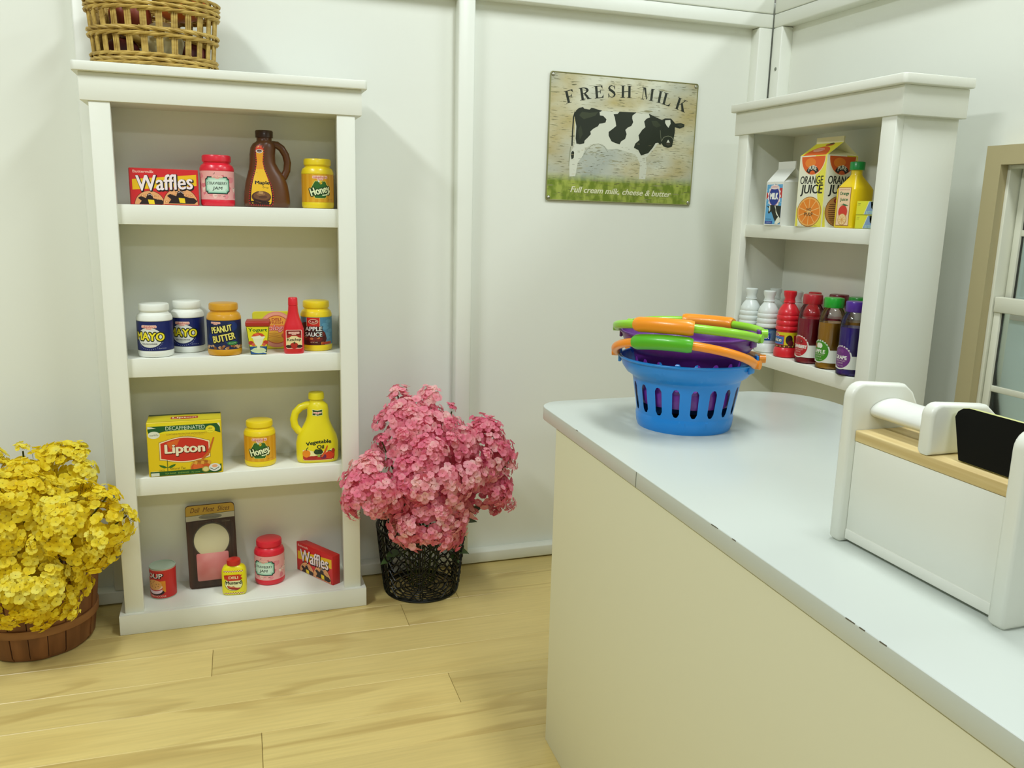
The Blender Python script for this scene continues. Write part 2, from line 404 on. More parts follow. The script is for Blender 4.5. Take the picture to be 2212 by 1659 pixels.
# ================================================================== BOOKCASES
Wd, PL, Dp = .5171, .0385, .152
def bookcase(label, shelves, loc, rz):
    t = thing('bookcase', label, 'bookcase', loc, rz, None)
    D = Dp
    SP, ST = .0265, .018
    obj('side_panel', bx(0.0008, -D+ST, .02, SP, -.004, 1.14, bev=.0008), SHELFP, t)
    obj('side_panel', bx(Wd-SP, -D+ST, .02, Wd-.0008, -.004, 1.14, bev=.0008), SHELFP, t)
    obj('stile', bx(0, -D, .02, PL, -D+ST-.0002, 1.14, bev=.0012), SHELFP, t)
    obj('stile', bx(Wd-PL, -D, .02, Wd, -D+ST-.0002, 1.14, bev=.0012), SHELFP, t)
    obj('back_panel', bx(SP-.001, -.012, .02, Wd-SP+.001, -.004, 1.15), SHELFP, t)
    obj('bottom_shelf', bx(SP-.0005, -D+.0005, .03, Wd-SP+.0005, -.0115, .0469, bev=.0005), SHELFP, t)
    for z0, z1 in shelves: obj('shelf', bx(SP-.0005, -D+.012, z0, Wd-SP+.0005, -.0115, z1, bev=.0008), SHELFP, t)
    def wrap(x, y, z0, z1, th=None):
        bm = bmesh.new()
        if th is None: box(bm, -x, -D-y, z0, Wd+x, -.002, z1, bev=.0015)
        else:
            pts = [(-x, -.002), (-x, -D-y), (Wd+x, -D-y), (Wd+x, -.002), (Wd-.001, -.002), (Wd-.001, -D+.001), (.001, -D+.001), (.001, -.002)]
            prism(bm, pts, z0, z1, 'z', bev=.0012)
        return bm
    obj('header_board', wrap(.0144, .003, 1.1278, 1.1815, 1), SHELFP, t)
    bm = bmesh.new(); pts = [(-.026, -.002)]
    pts += [(-.026+.006*(1-math.cos(a)), -D-.012+.006*(1-math.sin(a))) for a in [i*PI/8 for i in range(5)]][:0]
    def corner(cx, cy, r, a0): return [(cx+r*math.cos(math.radians(a0+i*18)), cy+r*math.sin(math.radians(a0+i*18))) for i in range(6)]
    R = .009; pts = [(-.026, -.002)]+corner(-.026+R, -D-.014+R, R, 180)+corner(Wd+.026-R, -D-.014+R, R, 270)+[(Wd+.026, -.002)]
    prism(bm, pts, 1.1815, 1.2, 'z', bev=.002); obj('top_board', bm, SHELFP, t)
    obj('ceiling_board', bx(SP-.0005, -D+.0015, 1.13, Wd-SP+.0005, -.0115, 1.145), SHELFP, t)
    obj('plinth', wrap(.0115, .010, .0, .0465, 1), SHELFP, t)
    return t
bookcase('tall white open bookcase against the back wall, with the wicker basket on top', [(.891, .931), (.5724, .6126), (.3103, .3503)], (-1.584, 0, 0), 0)
bookcase('tall white open bookcase in the right corner, holding cartons and drink bottles', [(.888, .918), (.5887, .6187), (.31, .34)], (0, -.2117, 0), -PI/2)

# ================================================================== COUNTER
ZC = .605; TC = .0228
def counter():
    # corners of the worktop (rotated about 1.9 degrees)
    a = math.radians(-1.93); c, s = math.cos(a), math.sin(a)
    O = Vector((-.830, -.679))
    def Wp(u, v): return (O.x+u*c-v*s*-1*-1, O.y+u*s*0+v*c)
    # u across (+X), v along (-Y)
    def Q(u, v): return (O.x+u-v*math.tan(math.radians(1.93)), O.y-v)
    Wt = .545; Ln = 1.9
    pts = []
    r = .045
    for i in range(7):
        t = PI-i*PI/12; pts.append(Q(r+r*math.cos(t), r-r*math.sin(t)))
    R2 = .13
    for i in range(11):
        t = PI/2-i*PI/20; pts.append(Q(Wt-R2+R2*math.cos(t), R2-R2*math.sin(t)))
    pts += [Q(Wt, Ln), Q(0, Ln)]
    bm = bmesh.new(); prism(bm, pts, ZC-TC, ZC, 'z', bev=.0012)
    o = obj('worktop', bm, COUNTERP); tag(o, 'long white laminate counter worktop with rounded corners under the plastic baskets', 'worktop')
    sj = obj('seam', bx(-.0003, -.0004, 0, .0003, .0004, TC-.002), mat('seam_grey', '#77786a', .7), o, smooth=0)
    x_, y_ = Q(0, .4185); sj.location = (x_-.0002, y_, ZC-TC+.001)
    random.seed(8)
    for v in [.20, .62, .66, .845, .86, .885]:
        x_, y_ = Q(0, v); l = random.uniform(.003, .007); obj('edge_chip', bx(x_-.0004, y_-l, ZC-.0012, x_+.0004, y_+l, ZC-.0004), mat('chip_dark', '#5a5648', .8), o, smooth=0)
    t = thing('counter_cabinet', 'cream-white plain panelled counter cabinet standing on the wooden floor', 'cabinet')
    bm = bmesh.new(); f = .10
    prism(bm, [Q(.0025, f), Q(Wt-.02, f), Q(Wt-.02, Ln-.02), Q(.0025, Ln-.02)][::-1], 0.0, ZC-TC-.0012, 'z', bev=.001)
    obj('cabinet_body', bm, CABP, t)
counter()

# ================================================================== CHECKOUT TOY
def register():
    t = thing('toy_cash_register', 'white wooden play cash register with pale wood top and black screen', 'toy', (0, 0, ZC))
    RW = mat('register_white', '#e4e6da', .35); WD = noisy('pale_wood', '#dcc78e', '#c9b074', (90, 5, 160), 3, .5)
    X0 = -.742
    def side(y0, y1, top=.170, z0=0, xf=X0-.009, depth=.115, slope=True, xs=None):
        bm = bmesh.new()
        r = .016; xb = xf+depth
        pts = [(xf+.004, z0), (xf, z0+.004)]
        for i in range(7):
            a = PI-i*PI/12; pts.append((xf+r+r*math.cos(a), top-r+r*math.sin(a)))
        pts += [(xf+.068, top-.004), (xf+.078, top-.012), (xf+.1, .118), (xb, .10), (xb, z0)]
        prism(bm, pts, y0, y1, 'y', bev=.0035)
        return bm
    obj('side_panel', side(-1.3755, -1.361), RW, t)
    obj('side_panel', side(-1.577, -1.5615), RW, t)
    bm = bmesh.new(); r = .012
    xf = X0-.004; top = .170
    pts = [(xf+.002, .1215), (xf, .125)]+[(xf+r+r*math.cos(PI-i*PI/12), top-r+r*math.sin(PI-i*PI/12)) for i in range(7)]+[(xf+.066, top-.004), (xf+.076, top-.012), (xf+.098, .1215)]
    prism(bm, pts, -1.474, -1.4595, 'y', bev=.0035); obj('divider', bm, RW, t)
    obj('front_panel', bx(X0, -1.561, .0105, X0+.012, -1.376, .1095, bev=.0006), RW, t)
    obj('base_ledge', bx(X0-.001, -1.561, .004, X0+.10, -1.376, .0150, bev=.0008), RW, t)
    obj('back_panel', bx(X0+.092, -1.561, .0155, X0+.10, -1.376, .1095), RW, t)
    obj('wooden_top', bx(X0-.001, -1.561, .1098, X0+.10, -1.376, .1212, bev=.001), WD, t)
    # tilting flap: an elliptical bar between the far side and the divider
    bm = bmesh.new(); ring0 = []; ring1 = []
    n = 28; ca, sa = math.cos(math.radians(8)), math.sin(math.radians(8))
    R = []
    for y in (-1.376, -1.4590):
        R.append([])
        for i in range(n):
            u, v = sell(2*PI*i/n, .0215, .0098, 2.0); R[-1].append(bm.verts.new((X0+.036+u*ca-v*sa, y, .1425+u*sa+v*ca)))
    for i in range(n): bm.faces.new((R[0][i], R[0][(i+1) % n], R[1][(i+1) % n], R[1][i]))
    bm.faces.new(R[0]); bm.faces.new(R[1][::-1]); bmesh.ops.recalc_face_normals(bm, faces=bm.faces)
    obj('tilting_flap', bm, mat('flap_white', '#dfe1d8', .3), t)
    # black screen board leaning between the divider and the near side
    sc_ = bpy.data.objects.new('screen_board', None); COL.objects.link(sc_); sc_.parent = t
    sc_.location = (X0+.012, -1.519, .1222); sc_.rotation_euler = (0, math.radians(9), 0)
    o = [(-.0395, 0), (.0255, 0)]+[(.0280+.0125*math.cos(a), .0375+.0105*math.sin(a)) for a in (0, PI/6, PI/3, PI/2)]+[(-.0305+.009*math.cos(a), .0390+.009*math.sin(a)) for a in (PI/2, 2*PI/3, 5*PI/6, PI)]
    bm = bmesh.new(); prism(bm, o, 0, .009, 'x', bev=.0004); obj('board', bm, mat('green_board_edge', '#c3c67f', .5), sc_)
    bm = bmesh.new(); prism(bm, [(p[0]*.985, p[1]*.985+.0004) for p in o], -.0008, -.00005, 'x'); obj('black_face', bm, mat('black_face', '#050603', .55, spec=.15), sc_)
register()

# ================================================================== PLASTIC BASKETS
def pl(name, c): return mat(name, c, .32, spec=.5, coat=.15)
def plastic_basket(label, loc, body, handle, grip, raise_):
    t = thing('shopping_basket', label, 'basket', loc, 0, 'nested toy shopping baskets on the counter')
    bm = bmesh.new(); NS = 18; per = 10; n = NS*per; th = .0022
    prof = [(.0735, 0), (.0758, .006), (.0775, .020), (.0762, .0225), (.0765, .026), (.0845, .074), (.0858, .080), (.0872, .0815), (.0955, .087), (.1025, .097), (.1055, .106), (.1065, .1105)]
    def rad(z):
        for (r0, z0), (r1, z1) in zip(prof, prof[1:]):
            if z0 <= z <= z1: return r0+(r1-r0)*(z-z0)/(z1-z0)
    zs = [0, .003, .006, .020, .0225, .0240, .0275, .045, .060, .0725, .0765, .080, .0815, .087, .092, .097, .106, .1105]
    JB, JT = 6, 9
    V = {}
    def vert(i, j):
        i %= n
        if (i, j) not in V:
            k = i % per; z = zs[j]; a = 2*PI*i/n
            if j in (JB, JT) and 3 <= k <= 7:
                t_ = (k-5)/2; d_ = .0062*(1-math.sqrt(max(0, 1-t_*t_))); z += d_ if j == JB else -d_
            V[i, j] = bm.verts.new((rad(z)*math.cos(a), rad(z)*math.sin(a), z))
        return V[i, j]
    for j in range(len(zs)-1):
        for i in range(n):
            if 3 <= i % per <= 6 and JB <= j < JT: continue
            bm.faces.new((vert(i, j), vert(i+1, j), vert(i+1, j+1), vert(i, j+1)))
    bm.faces.new([vert(i, 0) for i in range(n)][::-1])
    bmesh.ops.solidify(bm, geom=bm.faces[:], thickness=th)
    o = obj('basket_body', bm, body, t, smooth=50)
    bm = bmesh.new(); tube(bm, [(.1068*math.cos(2*PI*i/60), .1068*math.sin(2*PI*i/60), .1105) for i in range(60)], .0022, 8, closed=True)
    obj('rim', bm, body, t)
    for (aA, aB, az, h, zt, gc) in raise_:
        hd = bpy.data.objects.new('handle', None); COL.objects.link(hd); hd.parent = t
        rp = .1115
        A = Vector((rp*math.cos(math.radians(aA)), rp*math.sin(math.radians(aA)), .113)); B = Vector((rp*math.cos(math.radians(aB)), rp*math.sin(math.radians(aB)), .113))
        Mv = (A+B)/2
        ap = Vector((h*math.cos(math.radians(az)), h*math.sin(math.radians(az)), .113+zt))-Mv
        def P(s): return Mv+(A-Mv)*math.cos(s)+ap*math.sin(s)
        N_ = 64; pts = [P(PI*i/N_) for i in range(N_+1)]
        obj('handle_tube', tb(pts, .0066, n=16), handle, hd)
        bm = bmesh.new(); g = [P(gc*PI+PI*(i-8)/16*.27) for i in range(17)]
        tube(bm, g, .0116, 18, taper=lambda s: .86 if s < .03 or s > .97 else 1.0); obj('grip', bm, grip, hd)
        for q, a in ((A, aA), (B, aB)):
            d = Vector((math.cos(math.radians(a)), math.sin(math.radians(a)), 0))
            bm = bmesh.new(); tube(bm, [q-d*.001, q+d*.009], .0068, 14); obj('pivot_knob', bm, handle, hd)
            bm = bmesh.new(); box(bm, -.0022, -.009, -.012, .0022, .009, .0085, bev=.0012)
            lg = obj('pivot_lug', bm, body, t, loc=(q.x-d.x*.0045, q.y-d.y*.0045, .110), rot=(0, 0, math.radians(a)))
    return t
BC = (-.6533, -.8857)
plastic_basket('blue slotted toy basket with orange handles and green grips, lower of the nested pair', (BC[0], BC[1], ZC), pl('plastic_blue', '#1487dc'), pl('plastic_orange', '#ff981a'), pl('plastic_green', '#56b321'), ((148, -57, -133, .122, .036, .46), (116, -26, 47, .112, -.004, .5)))
plastic_basket('purple slotted toy basket with lime handles and orange grips, nested inside the blue one', (BC[0], BC[1], ZC+.040), pl('plastic_purple', '#6b2c8e'), pl('plastic_lime', '#8fd02a'), pl('plastic_amber', '#f2951d'), ((146, -57, -133, .118, .020, .46), (116, -26, 47, .100, .004, .53)))

# ================================================================== GROCERIES
JAR = [(.0, .0), (.030, .0), (.0335, .0012), (.0350, .005), (.0353, .0135)]
def jar(label, body, loc, rz, art, hh=.108, R=.0353, group=None, name='jar', cat='jar', lidh=.015, ly=(.0140, .0740)):
    t = thing(name, label, cat, loc, rz, group)
    k = R/.0353; z = hh/.108
    prof = [(.0005, 0), (.030*k, 0), (.0335*k, .0012*z), (.0350*k, .005*z), (R, .0125*z), (R-.0006, .0138*z), (R-.0006, .0742*z), (R, .0752*z), (.0350*k, .080*z), (.0325*k, .0858*z), (.0285*k, .0888*z), (.0270*k, .0905*z), (.0270*k, .0935*z)]
    obj('jar_body', lt(prof, n=48, cap0=True), body, t, smooth=28)
    z0 = hh-lidh*z
    obj('lid', lt([(.0262*k, z0-.0012), (.0285*k, z0), (.0297*k, z0+.0022*z), (.0297*k, hh-.004*z), (.0287*k, hh-.0012*z), (.0265*k, hh-.0002), (.010*k, hh)], n=48), body, t, smooth=28)
    A = Art(); art(A, z)
    A.build('label', t, cyl(R-.0006, 0), ccuts(R, 200))
    return t
HALF = PI*35.3
def art_jam(A, z):
    w = 108; y0, y1 = 14*z, 74*z
    A.rect(-w, y0, w, y1, '#eba9a3')
    random.seed(5)
    for i in range(70):
        x = random.uniform(-w, w); y = random.uniform(y0+6, y1-6); r = random.uniform(5, 9)
        c = random.choice(['#dc7880', '#f2c8ba', '#e58c90', '#f6dccb'])
        a = random.uniform(0, 360)
        A.poly([(x+r*math.cos(math.radians(a+q*60))*(.6 if q % 2 else 1)*.9, max(y0+.2, min(y1-.2, y+r*math.sin(math.radians(a+q*60))*.8))) for q in range(6)], c)
    for i in range(26):
        x = random.uniform(-w, w); y = random.uniform(y0+5, y1-5); a = random.uniform(0, PI)
        A.line([(x, y), (x+3*math.cos(a), y+3*math.sin(a)), (x+5*math.cos(a+.5), y+4.5*math.sin(a+.5))], .9, '#4c4636')
    def plate(m, c):
        W_, H_ = 26-m, 18-m; n = 5; cx, cy = 0, 44*z
        A.poly([(cx-W_+n, cy-H_), (cx+W_-n, cy-H_), (cx+W_-n+1.5, cy-H_+n-1.5), (cx+W_, cy-H_+n), (cx+W_, cy+H_-n), (cx+W_-n+1.5, cy+H_-n+1.5), (cx+W_-n, cy+H_), (cx-W_+n, cy+H_), (cx-W_+n-1.5, cy+H_-n+1.5), (cx-W_, cy+H_-n), (cx-W_, cy-H_+n), (cx-W_+n-1.5, cy-H_+n-1.5)], c)
    plate(0, '#15211c'); plate(1.8, '#7db79a'); plate(3.6, '#b9dcc4'); plate(6.5, '#cfe8d4')
    brand(A, 0, 61*z, 22)
    A.txt('STRAWBERRY', 0, 48*z, 42, 6.0, '#14241c', bold=.012)
    A.txt('JAM', 0, 37*z, 20, 8.5, '#14241c', bold=.02, shear=.15)
    A.txt('NET WT', 0, 22*z, 13, 1.6, '#7a2a30', bold=.01)
def art_honey(A, z):
    w = 108; y0, y1 = 14*z, 74*z
    A.rect(-w, y0, w, y1, '#d99a17')
    for i in range(-8, 9): A.rect(i*13-5, y0, i*13+1, y1, '#dfa526')
    hx = lambda r, cy: [(r*math.cos(math.radians(60*i)), cy+r*.95*math.sin(math.radians(60*i))) for i in range(6)]
    A.poly(hx(23, 41*z), '#cfd76a'); A.poly(hx(21.6, 41*z), '#1e4a1c'); A.poly(hx(20, 41*z), '#2b6626')
    A.ell(1.5, 56*z, 3.0, 3.6, '#e3bd2c'); A.ell(-2.5, 58*z, 2.2, 1.2, '#cfe0d0'); A.ell(-3.6, 60*z, 1.8, 1.0, '#cfe0d0'); A.line([(-1, 53.5*z), (3.4, 57*z)], .8, '#2a3312')
    wp = lambda x, y: (x, y+.004*x*x)
    A.txt('Honey', 0, 37*z, 46, 23, '#12350f', out='#12350f', ow=2.0, rot=14, bold=.07, shear=-.1)
    A.txt('Honey', 0, 37.4*z, 45, 22, '#e8efc0', rot=14, bold=.035, shear=-.1)
    A.line([(4, 29*z), (12, 30*z), (20, 34*z), (23, 40*z)], 2.4, '#e8efc0')
    brand(A, 0, 67*z, 34)
    A.txt('NET WT 12 OZ', 25, 20*z, 14, 1.3, '#5a3a05', rot=3)
def art_mayo(A, z):
    w = 111; y0, y1 = 14*z, 74*z
    A.rect(-w, y0, w, y1, '#101f63'); A.rect(-w, y0, w, y0+1, '#081038'); A.rect(-w, y1-1, w, y1, '#081038')
    for i in range(17):
        a = math.radians(200+i*8.5); A.rect(29*math.cos(a)-.5, 41*z+25.5*math.sin(a)-.5, 29*math.cos(a)+.5, 41*z+25.5*math.sin(a)+.5, '#c9d0dd')
    A.ell(0, 41*z, 27.5, 22, '#0b1440'); A.ell(0, 41*z, 26.5, 21, '#d9dcd2'); A.ell(-2, 43*z, 20, 14, '#e6e8e0')
    A.txt('MAYO', 0, 43.5*z, 64, 19, '#122008', out='#122008', ow=1.9, bold=.07, rot=-2)
    A.txt('MAYO', 0, 43.5*z, 62.5, 17.5, '#f0e02a', bold=.055, rot=-2)
    A.txt('REAL MAYONNAISE', 0, 28.5*z, 31, 3, '#2a2440', bold=.02)
    brand(A, 0, 63*z, 32)
    A.txt('NET WT 15 FL OZ', 26, 19*z, 16, 1.5, '#c9d0dd')
def art_pb(A, z):
    w = 111; y0, y1 = 14*z, 74*z
    A.rect(-w, y0, w, y1, '#12234f'); A.ell(22, 62*z, 12, 10, '#1a3372'); A.ell(-20, 40*z, 14, 10, '#1a3372'); A.ell(16, 35*z, 16, 9, '#1a3372')
    random.seed(9)
    for i in range(90):
        x = random.uniform(-w, w); y = random.uniform(y0+1.8, y0+8); r = random.uniform(1.6, 3.4)
        A.ell(x, y, r*1.2, min(r*.85, y-y0-.1), random.choice(['#c79a6a', '#a8713f', '#e0bd8e', '#7d4b24', '#d3a878']), n=9)
    A.txt('PEANUT', -2, 56*z, 46, 15, '#0a0f22', out='#0a0f22', ow=1.8, rot=9, bold=.06)
    A.txt('PEANUT', -2, 56.5*z, 45, 14, '#e9e275', rot=9, bold=.045)
    A.txt('BUTTER', 3, 38*z, 50, 16, '#0a0f22', out='#0a0f22', ow=1.8, rot=11, bold=.06)
    A.txt('BUTTER', 3, 38.5*z, 49, 15, '#e9dc6a', rot=11, bold=.045)
    A.ell(21, 27*z, 12, 4.2, '#2d7a3c'); A.txt('Creamy', 21, 27*z, 16, 4, '#a9d9a0', rot=4)
    brand(A, -14, 69*z, 22)
def art_apple(A, z):
    w = 108; y0, y1 = 14*z, 74*z
    A.rect(-w, y0, w, y1, '#4f88a8')
    for i in range(6): A.ell(24+random.uniform(-4, 14), 30*z+i*7*z, 9, 4, '#5f9ab8')
    A.poly([(-40, y0), (20, y0), (26, y0+14), (22, 40*z), (4, 58*z), (-14, 66*z), (-40, 60*z)], '#451513')
    for x, y, r in [(-22, 30, 8), (-8, 26, 8), (7, 28, 8), (14, 38, 7), (-30, 40, 7), (0, 34, 7)]:
        A.ell(x, y*z, r, r*.85, '#6d1f18'); A.ell(x-1.5, (y+2)*z, r*.5, r*.35, '#c4703c')
    A.rect(-21, 54*z, 10, 73.5*z, '#dfb489'); A.rect(-20, 54*z, 9, 73.5*z, '#c4261b')
    A.ell(-5, 65*z, 11, 5.6, '#f0cfae'); A.ell(-5, 65*z, 9.8, 4.6, '#8a1c14'); brand(A, -5, 65*z, 15)
    A.rect(12, y0+1, 40, y0+7, '#c4702a'); A.rect(14, y0+1.6, 40, y0+6, '#a8331c')
    for s, y in (('APPLE', 49), ('SAUCE', 37)):
        A.txt(s, -5, y*z, 40, 10.5, '#10151c', out='#10151c', ow=1.3, bold=.05); A.txt(s, -5, (y+.3)*z, 39, 9.8, '#e9ece6', bold=.045)
    A.txt('NET WT 24 OZ', -4, 20*z, 16, 2.2, '#e8c8a8', bold=.02)
RED = pl('jar_red', '#dc2236'); YEL = pl('jar_yellow', '#ecd01c'); WHT = pl('jar_white', '#e9ece2'); OCH = pl('jar_ochre', '#d49a22')
SH1, SH2, SH3, SH4 = .931, .6126, .3503, .0469
jar('red strawberry jam jar on the top shelf between waffle box and syrup bottle', RED, (-1.352, -.076, SH1), 0, art_jam, .107, name='jam_jar')
jar('red jar of strawberry jam with label turned left, on the bottom shelf beside the mustard', RED, (-1.271, -.058, SH4), math.radians(-27), art_jam, .107, name='jam_jar')
jar('yellow honey jar at the right end of the top shelf beside the syrup bottle', YEL, (-1.140, -.074, SH1), math.radians(3), art_honey, .108, name='honey_jar')
jar('yellow honey jar between the tea box and the vegetable oil jug', YEL, (-1.284, -.086, SH3), math.radians(-4), art_honey, .104, name='honey_jar')
jar('white mayo jar with blue label, front one at the left end of its shelf', WHT, (-1.492, -.100, SH2), math.radians(-16), art_mayo, .113, .0365, name='mayo_jar')
jar('white mayo jar with dark blue label standing farther back beside the peanut butter', WHT, (-1.428, -.050, SH2), math.radians(-17), art_mayo, .113, .0355, name='mayo_jar')
jar('ochre peanut butter jar with dark blue label in the middle of its shelf', OCH, (-1.351, -.106, SH2), math.radians(-7), art_pb, .113, .0362, name='peanut_butter_jar')
jar('yellow apple sauce jar with blue and red label behind the ketchup bottle', YEL, (-1.150, -.078, SH2), math.radians(-9), art_apple, .113, .0352, name='apple_sauce_jar')

def waffle_box(label, loc, rz, w=.134, d=.026, h=.074):
    t = thing('waffle_box', label, 'box', loc, rz)
    obj('carton', bx(-w/2, -d/2, 0, w/2, d/2, h, bev=.0012), mat('waffle_red', '#c42020', .45), t)
    A = Art(); W_, H_ = w*1000, h*1000; a = W_/2
    A.rect(-a+1, 1, a-1, H_-1, '#cf2426')
    A.poly([(-a+5, 30), (a-4, 41), (a-4, 64), (-a+5, 51)], '#e9bb12')
    A.txt('Buttermilk', -a+27, 67, 40, 5.6, '#efc3b4', bold=.03)
    # waffles
    for cx, cy, r in ((-30, -1, 29), (30, 2, 34)):
        def clip(pts): return [(max(-a+1.2, min(a-1.2, x)), max(1.2, y)) for x, y in pts]
        A.poly(clip([(cx+(r+1)*math.cos(math.radians(q)), cy+(r+1)*math.sin(math.radians(q))) for q in range(0, 181, 9)]), '#5a1a10')
        A.poly(clip([(cx+r*math.cos(math.radians(q)), cy+r*math.sin(math.radians(q))) for q in range(0, 181, 9)]), '#dfa067')
        for i in range(-4, 5):
            for j in range(0, 5):
                x, y = cx+i*7, cy+5+j*7
                if math.hypot(x-cx, y-cy) < r-5 and abs(x) < a-6 and y > 4: A.rect(x-2.4, y-2, x+2.4, y+2, '#a86a35'); A.rect(x-1.5, y-1.1, x+1.8, y+1.4, '#e9b27c')
        sy = [(-.72, .05), (-.55, .30), (-.78, .50), (-.60, .62), (-.25, .50), (-.15, .78), (.02, .86), (.16, .74), (.22, .50), (.5, .42), (.78, .40), (.98, .22), (.8, .05)]
        A.poly(clip([(cx+x*r, cy+y*r) for x, y in sy]), '#24100a')
        A.line(clip([(cx+x*r, cy+y*r) for x, y in [(-.12, .70), (-.02, .78), (.1, .74), (.16, .66)]]), 1, '#e8cfc0')
        A.poly(clip([(cx-2, cy+.10*r), (cx+9, cy+.08*r), (cx+8, cy+.38*r), (cx-4, cy+.40*r)]), '#e8c81a')
    wp = lambda x, y: (x, y+.0011*x*abs(x)*.0+.06*x)
    A.txt('Waffles', 1.2, 45.2, 112, 33, '#1c0b08', out='#1c0b08', ow=1.2, bold=.035, warp=wp)
    A.txt('Waffles', 0, 46.5, 111, 32, '#efe0e0', bold=.030, warp=wp)
    A.build('front_print', t, flat_front(-d/2-.0001))
    return t
waffle_box('red box of buttermilk waffles facing out at the left end of the top shelf', (-1.458, -.088, SH1), math.radians(7))
waffle_box('red box of waffles set at a slant on the bottom shelf beside the jam jar', (-1.1575, -.0655, SH4), math.radians(-58.7), w=.142, d=.022)

# maple syrup bottle
def maple():
    t = thing('syrup_bottle', 'brown handled bottle of maple syrup with yellow label on the top shelf', 'bottle', (-1.250, -.078, SH1), math.radians(4))
    BR = pl('syrup_brown', '#5a3315')
    secs = [(0, 0, 0, .044, .026, 2.6), (.003, 0, 0, .0478, .0285, 2.6), (.012, 0, 0, .049, .030, 2.5), (.030, 0, 0, .0478, .029, 2.5), (.050, 0, 0, .0445, .0275, 2.4), (.066, -.001, 0, .0395, .0255, 2.3), (.080, -.004, 0, .0325, .024, 2.2), (.095, -.007, 0, .0275, .0225, 2.1), (.112, -.007, 0, .0268, .022, 2), (.126, -.005, 0, .0265, .0215, 2), (.134, -.003, 0, .0235, .020, 2), (.1385, -.002, 0, .018, .018, 2), (.141, -.002, 0, .0160, .016, 2), (.147, -.002, 0, .0160, .016, 2)]
    bm = bmesh.new(); loft(bm, secs, 48); obj('bottle_body', bm, BR, t)
    obj('handle', tb([(.012, 0, .1345), (.024, 0, .134), (.034, 0, .127), (.0425, 0, .113), (.0460, 0, .097), (.0440, 0, .080), (.037, 0, .066), (.030, 0, .058)], .0078, n=14), BR, t)
    obj('cap', lt([(.0165, .147), (.0185, .1475), (.0188, .160), (.0175, .1625), (.004, .163)], n=36, c=(-.002, 0)), pl('cap_brown', '#3d2410'), t)
    A = Art()
    out = [(-44, 5), (1, 4), (3, 10), (4, 26), (1, 45), (-5, 62), (-12, 80), (-15, 96), (-13, 112), (-12, 122), (-17, 131), (-23, 131), (-29, 123), (-29, 110), (-28, 96), (-31, 80), (-37, 62), (-42, 45), (-45, 26), (-46, 12)]
    cx = -20; inn = [(cx+(x-cx)*.86, 8+(y-5)*.965) for x, y in out]
    out = [(x+6, y) for x, y in out]; inn = [(x+6, y) for x, y in inn]
    A.poly(out, '#2a100a')
    for i, (p, q) in enumerate(zip(out, out[1:]+out[:1])):
        L_ = math.hypot(q[0]-p[0], q[1]-p[1]); n = max(1, int(L_/4.2))
        for k in range(n):
            if k % 1 == 0:
                f = (k+.3)/n; f2 = (k+.8)/n
                A.line([(p[0]+(q[0]-p[0])*f, p[1]+(q[1]-p[1])*f), (p[0]+(q[0]-p[0])*f2, p[1]+(q[1]-p[1])*f2)], 2.4, '#b3201c')
    A.poly(inn, '#e8b71c')
    A.poly([p for p in inn if p[1] > 70], '#e39a1c')
    A.ell(-15.5, 122, 7, 8, '#d8452a'); A.ell(-15.5, 118, 7, 4, '#e6e2d8'); A.ell(-15.5, 118, 5.6, 2.9, '#4a2a24'); A.txt('Lakeshore', -15.5, 118, 10, 2.2, '#e8cfc0')
    A.ell(-15, 22, 20, 12.5, '#4b2a17'); A.ell(-14, 24, 17, 9.5, '#6d4526'); A.ell(-16, 28, 9, 4, '#8a6038'); A.ell(-12, 22, 9, 3, '#54301a'); A.poly([(-21, 29), (-12, 28), (-11, 33), (-20, 34)], '#b58b50')
    A.poly([(-32, 8), (0, 7), (2, 12), (-8, 11), (-20, 14), (-30, 18)], '#2f120c')
    A.txt('Maple', -12, 51, 30, 10, '#0a0805', bold=.06); A.txt('Syrup', -6, 42, 13, 4.6, '#1c1408', rot=-6, shear=.3)
    A.build('label', t, face_curved(secs), [i*5 for i in range(-9, 4)], [i*7 for i in range(1, 19)])
maple()

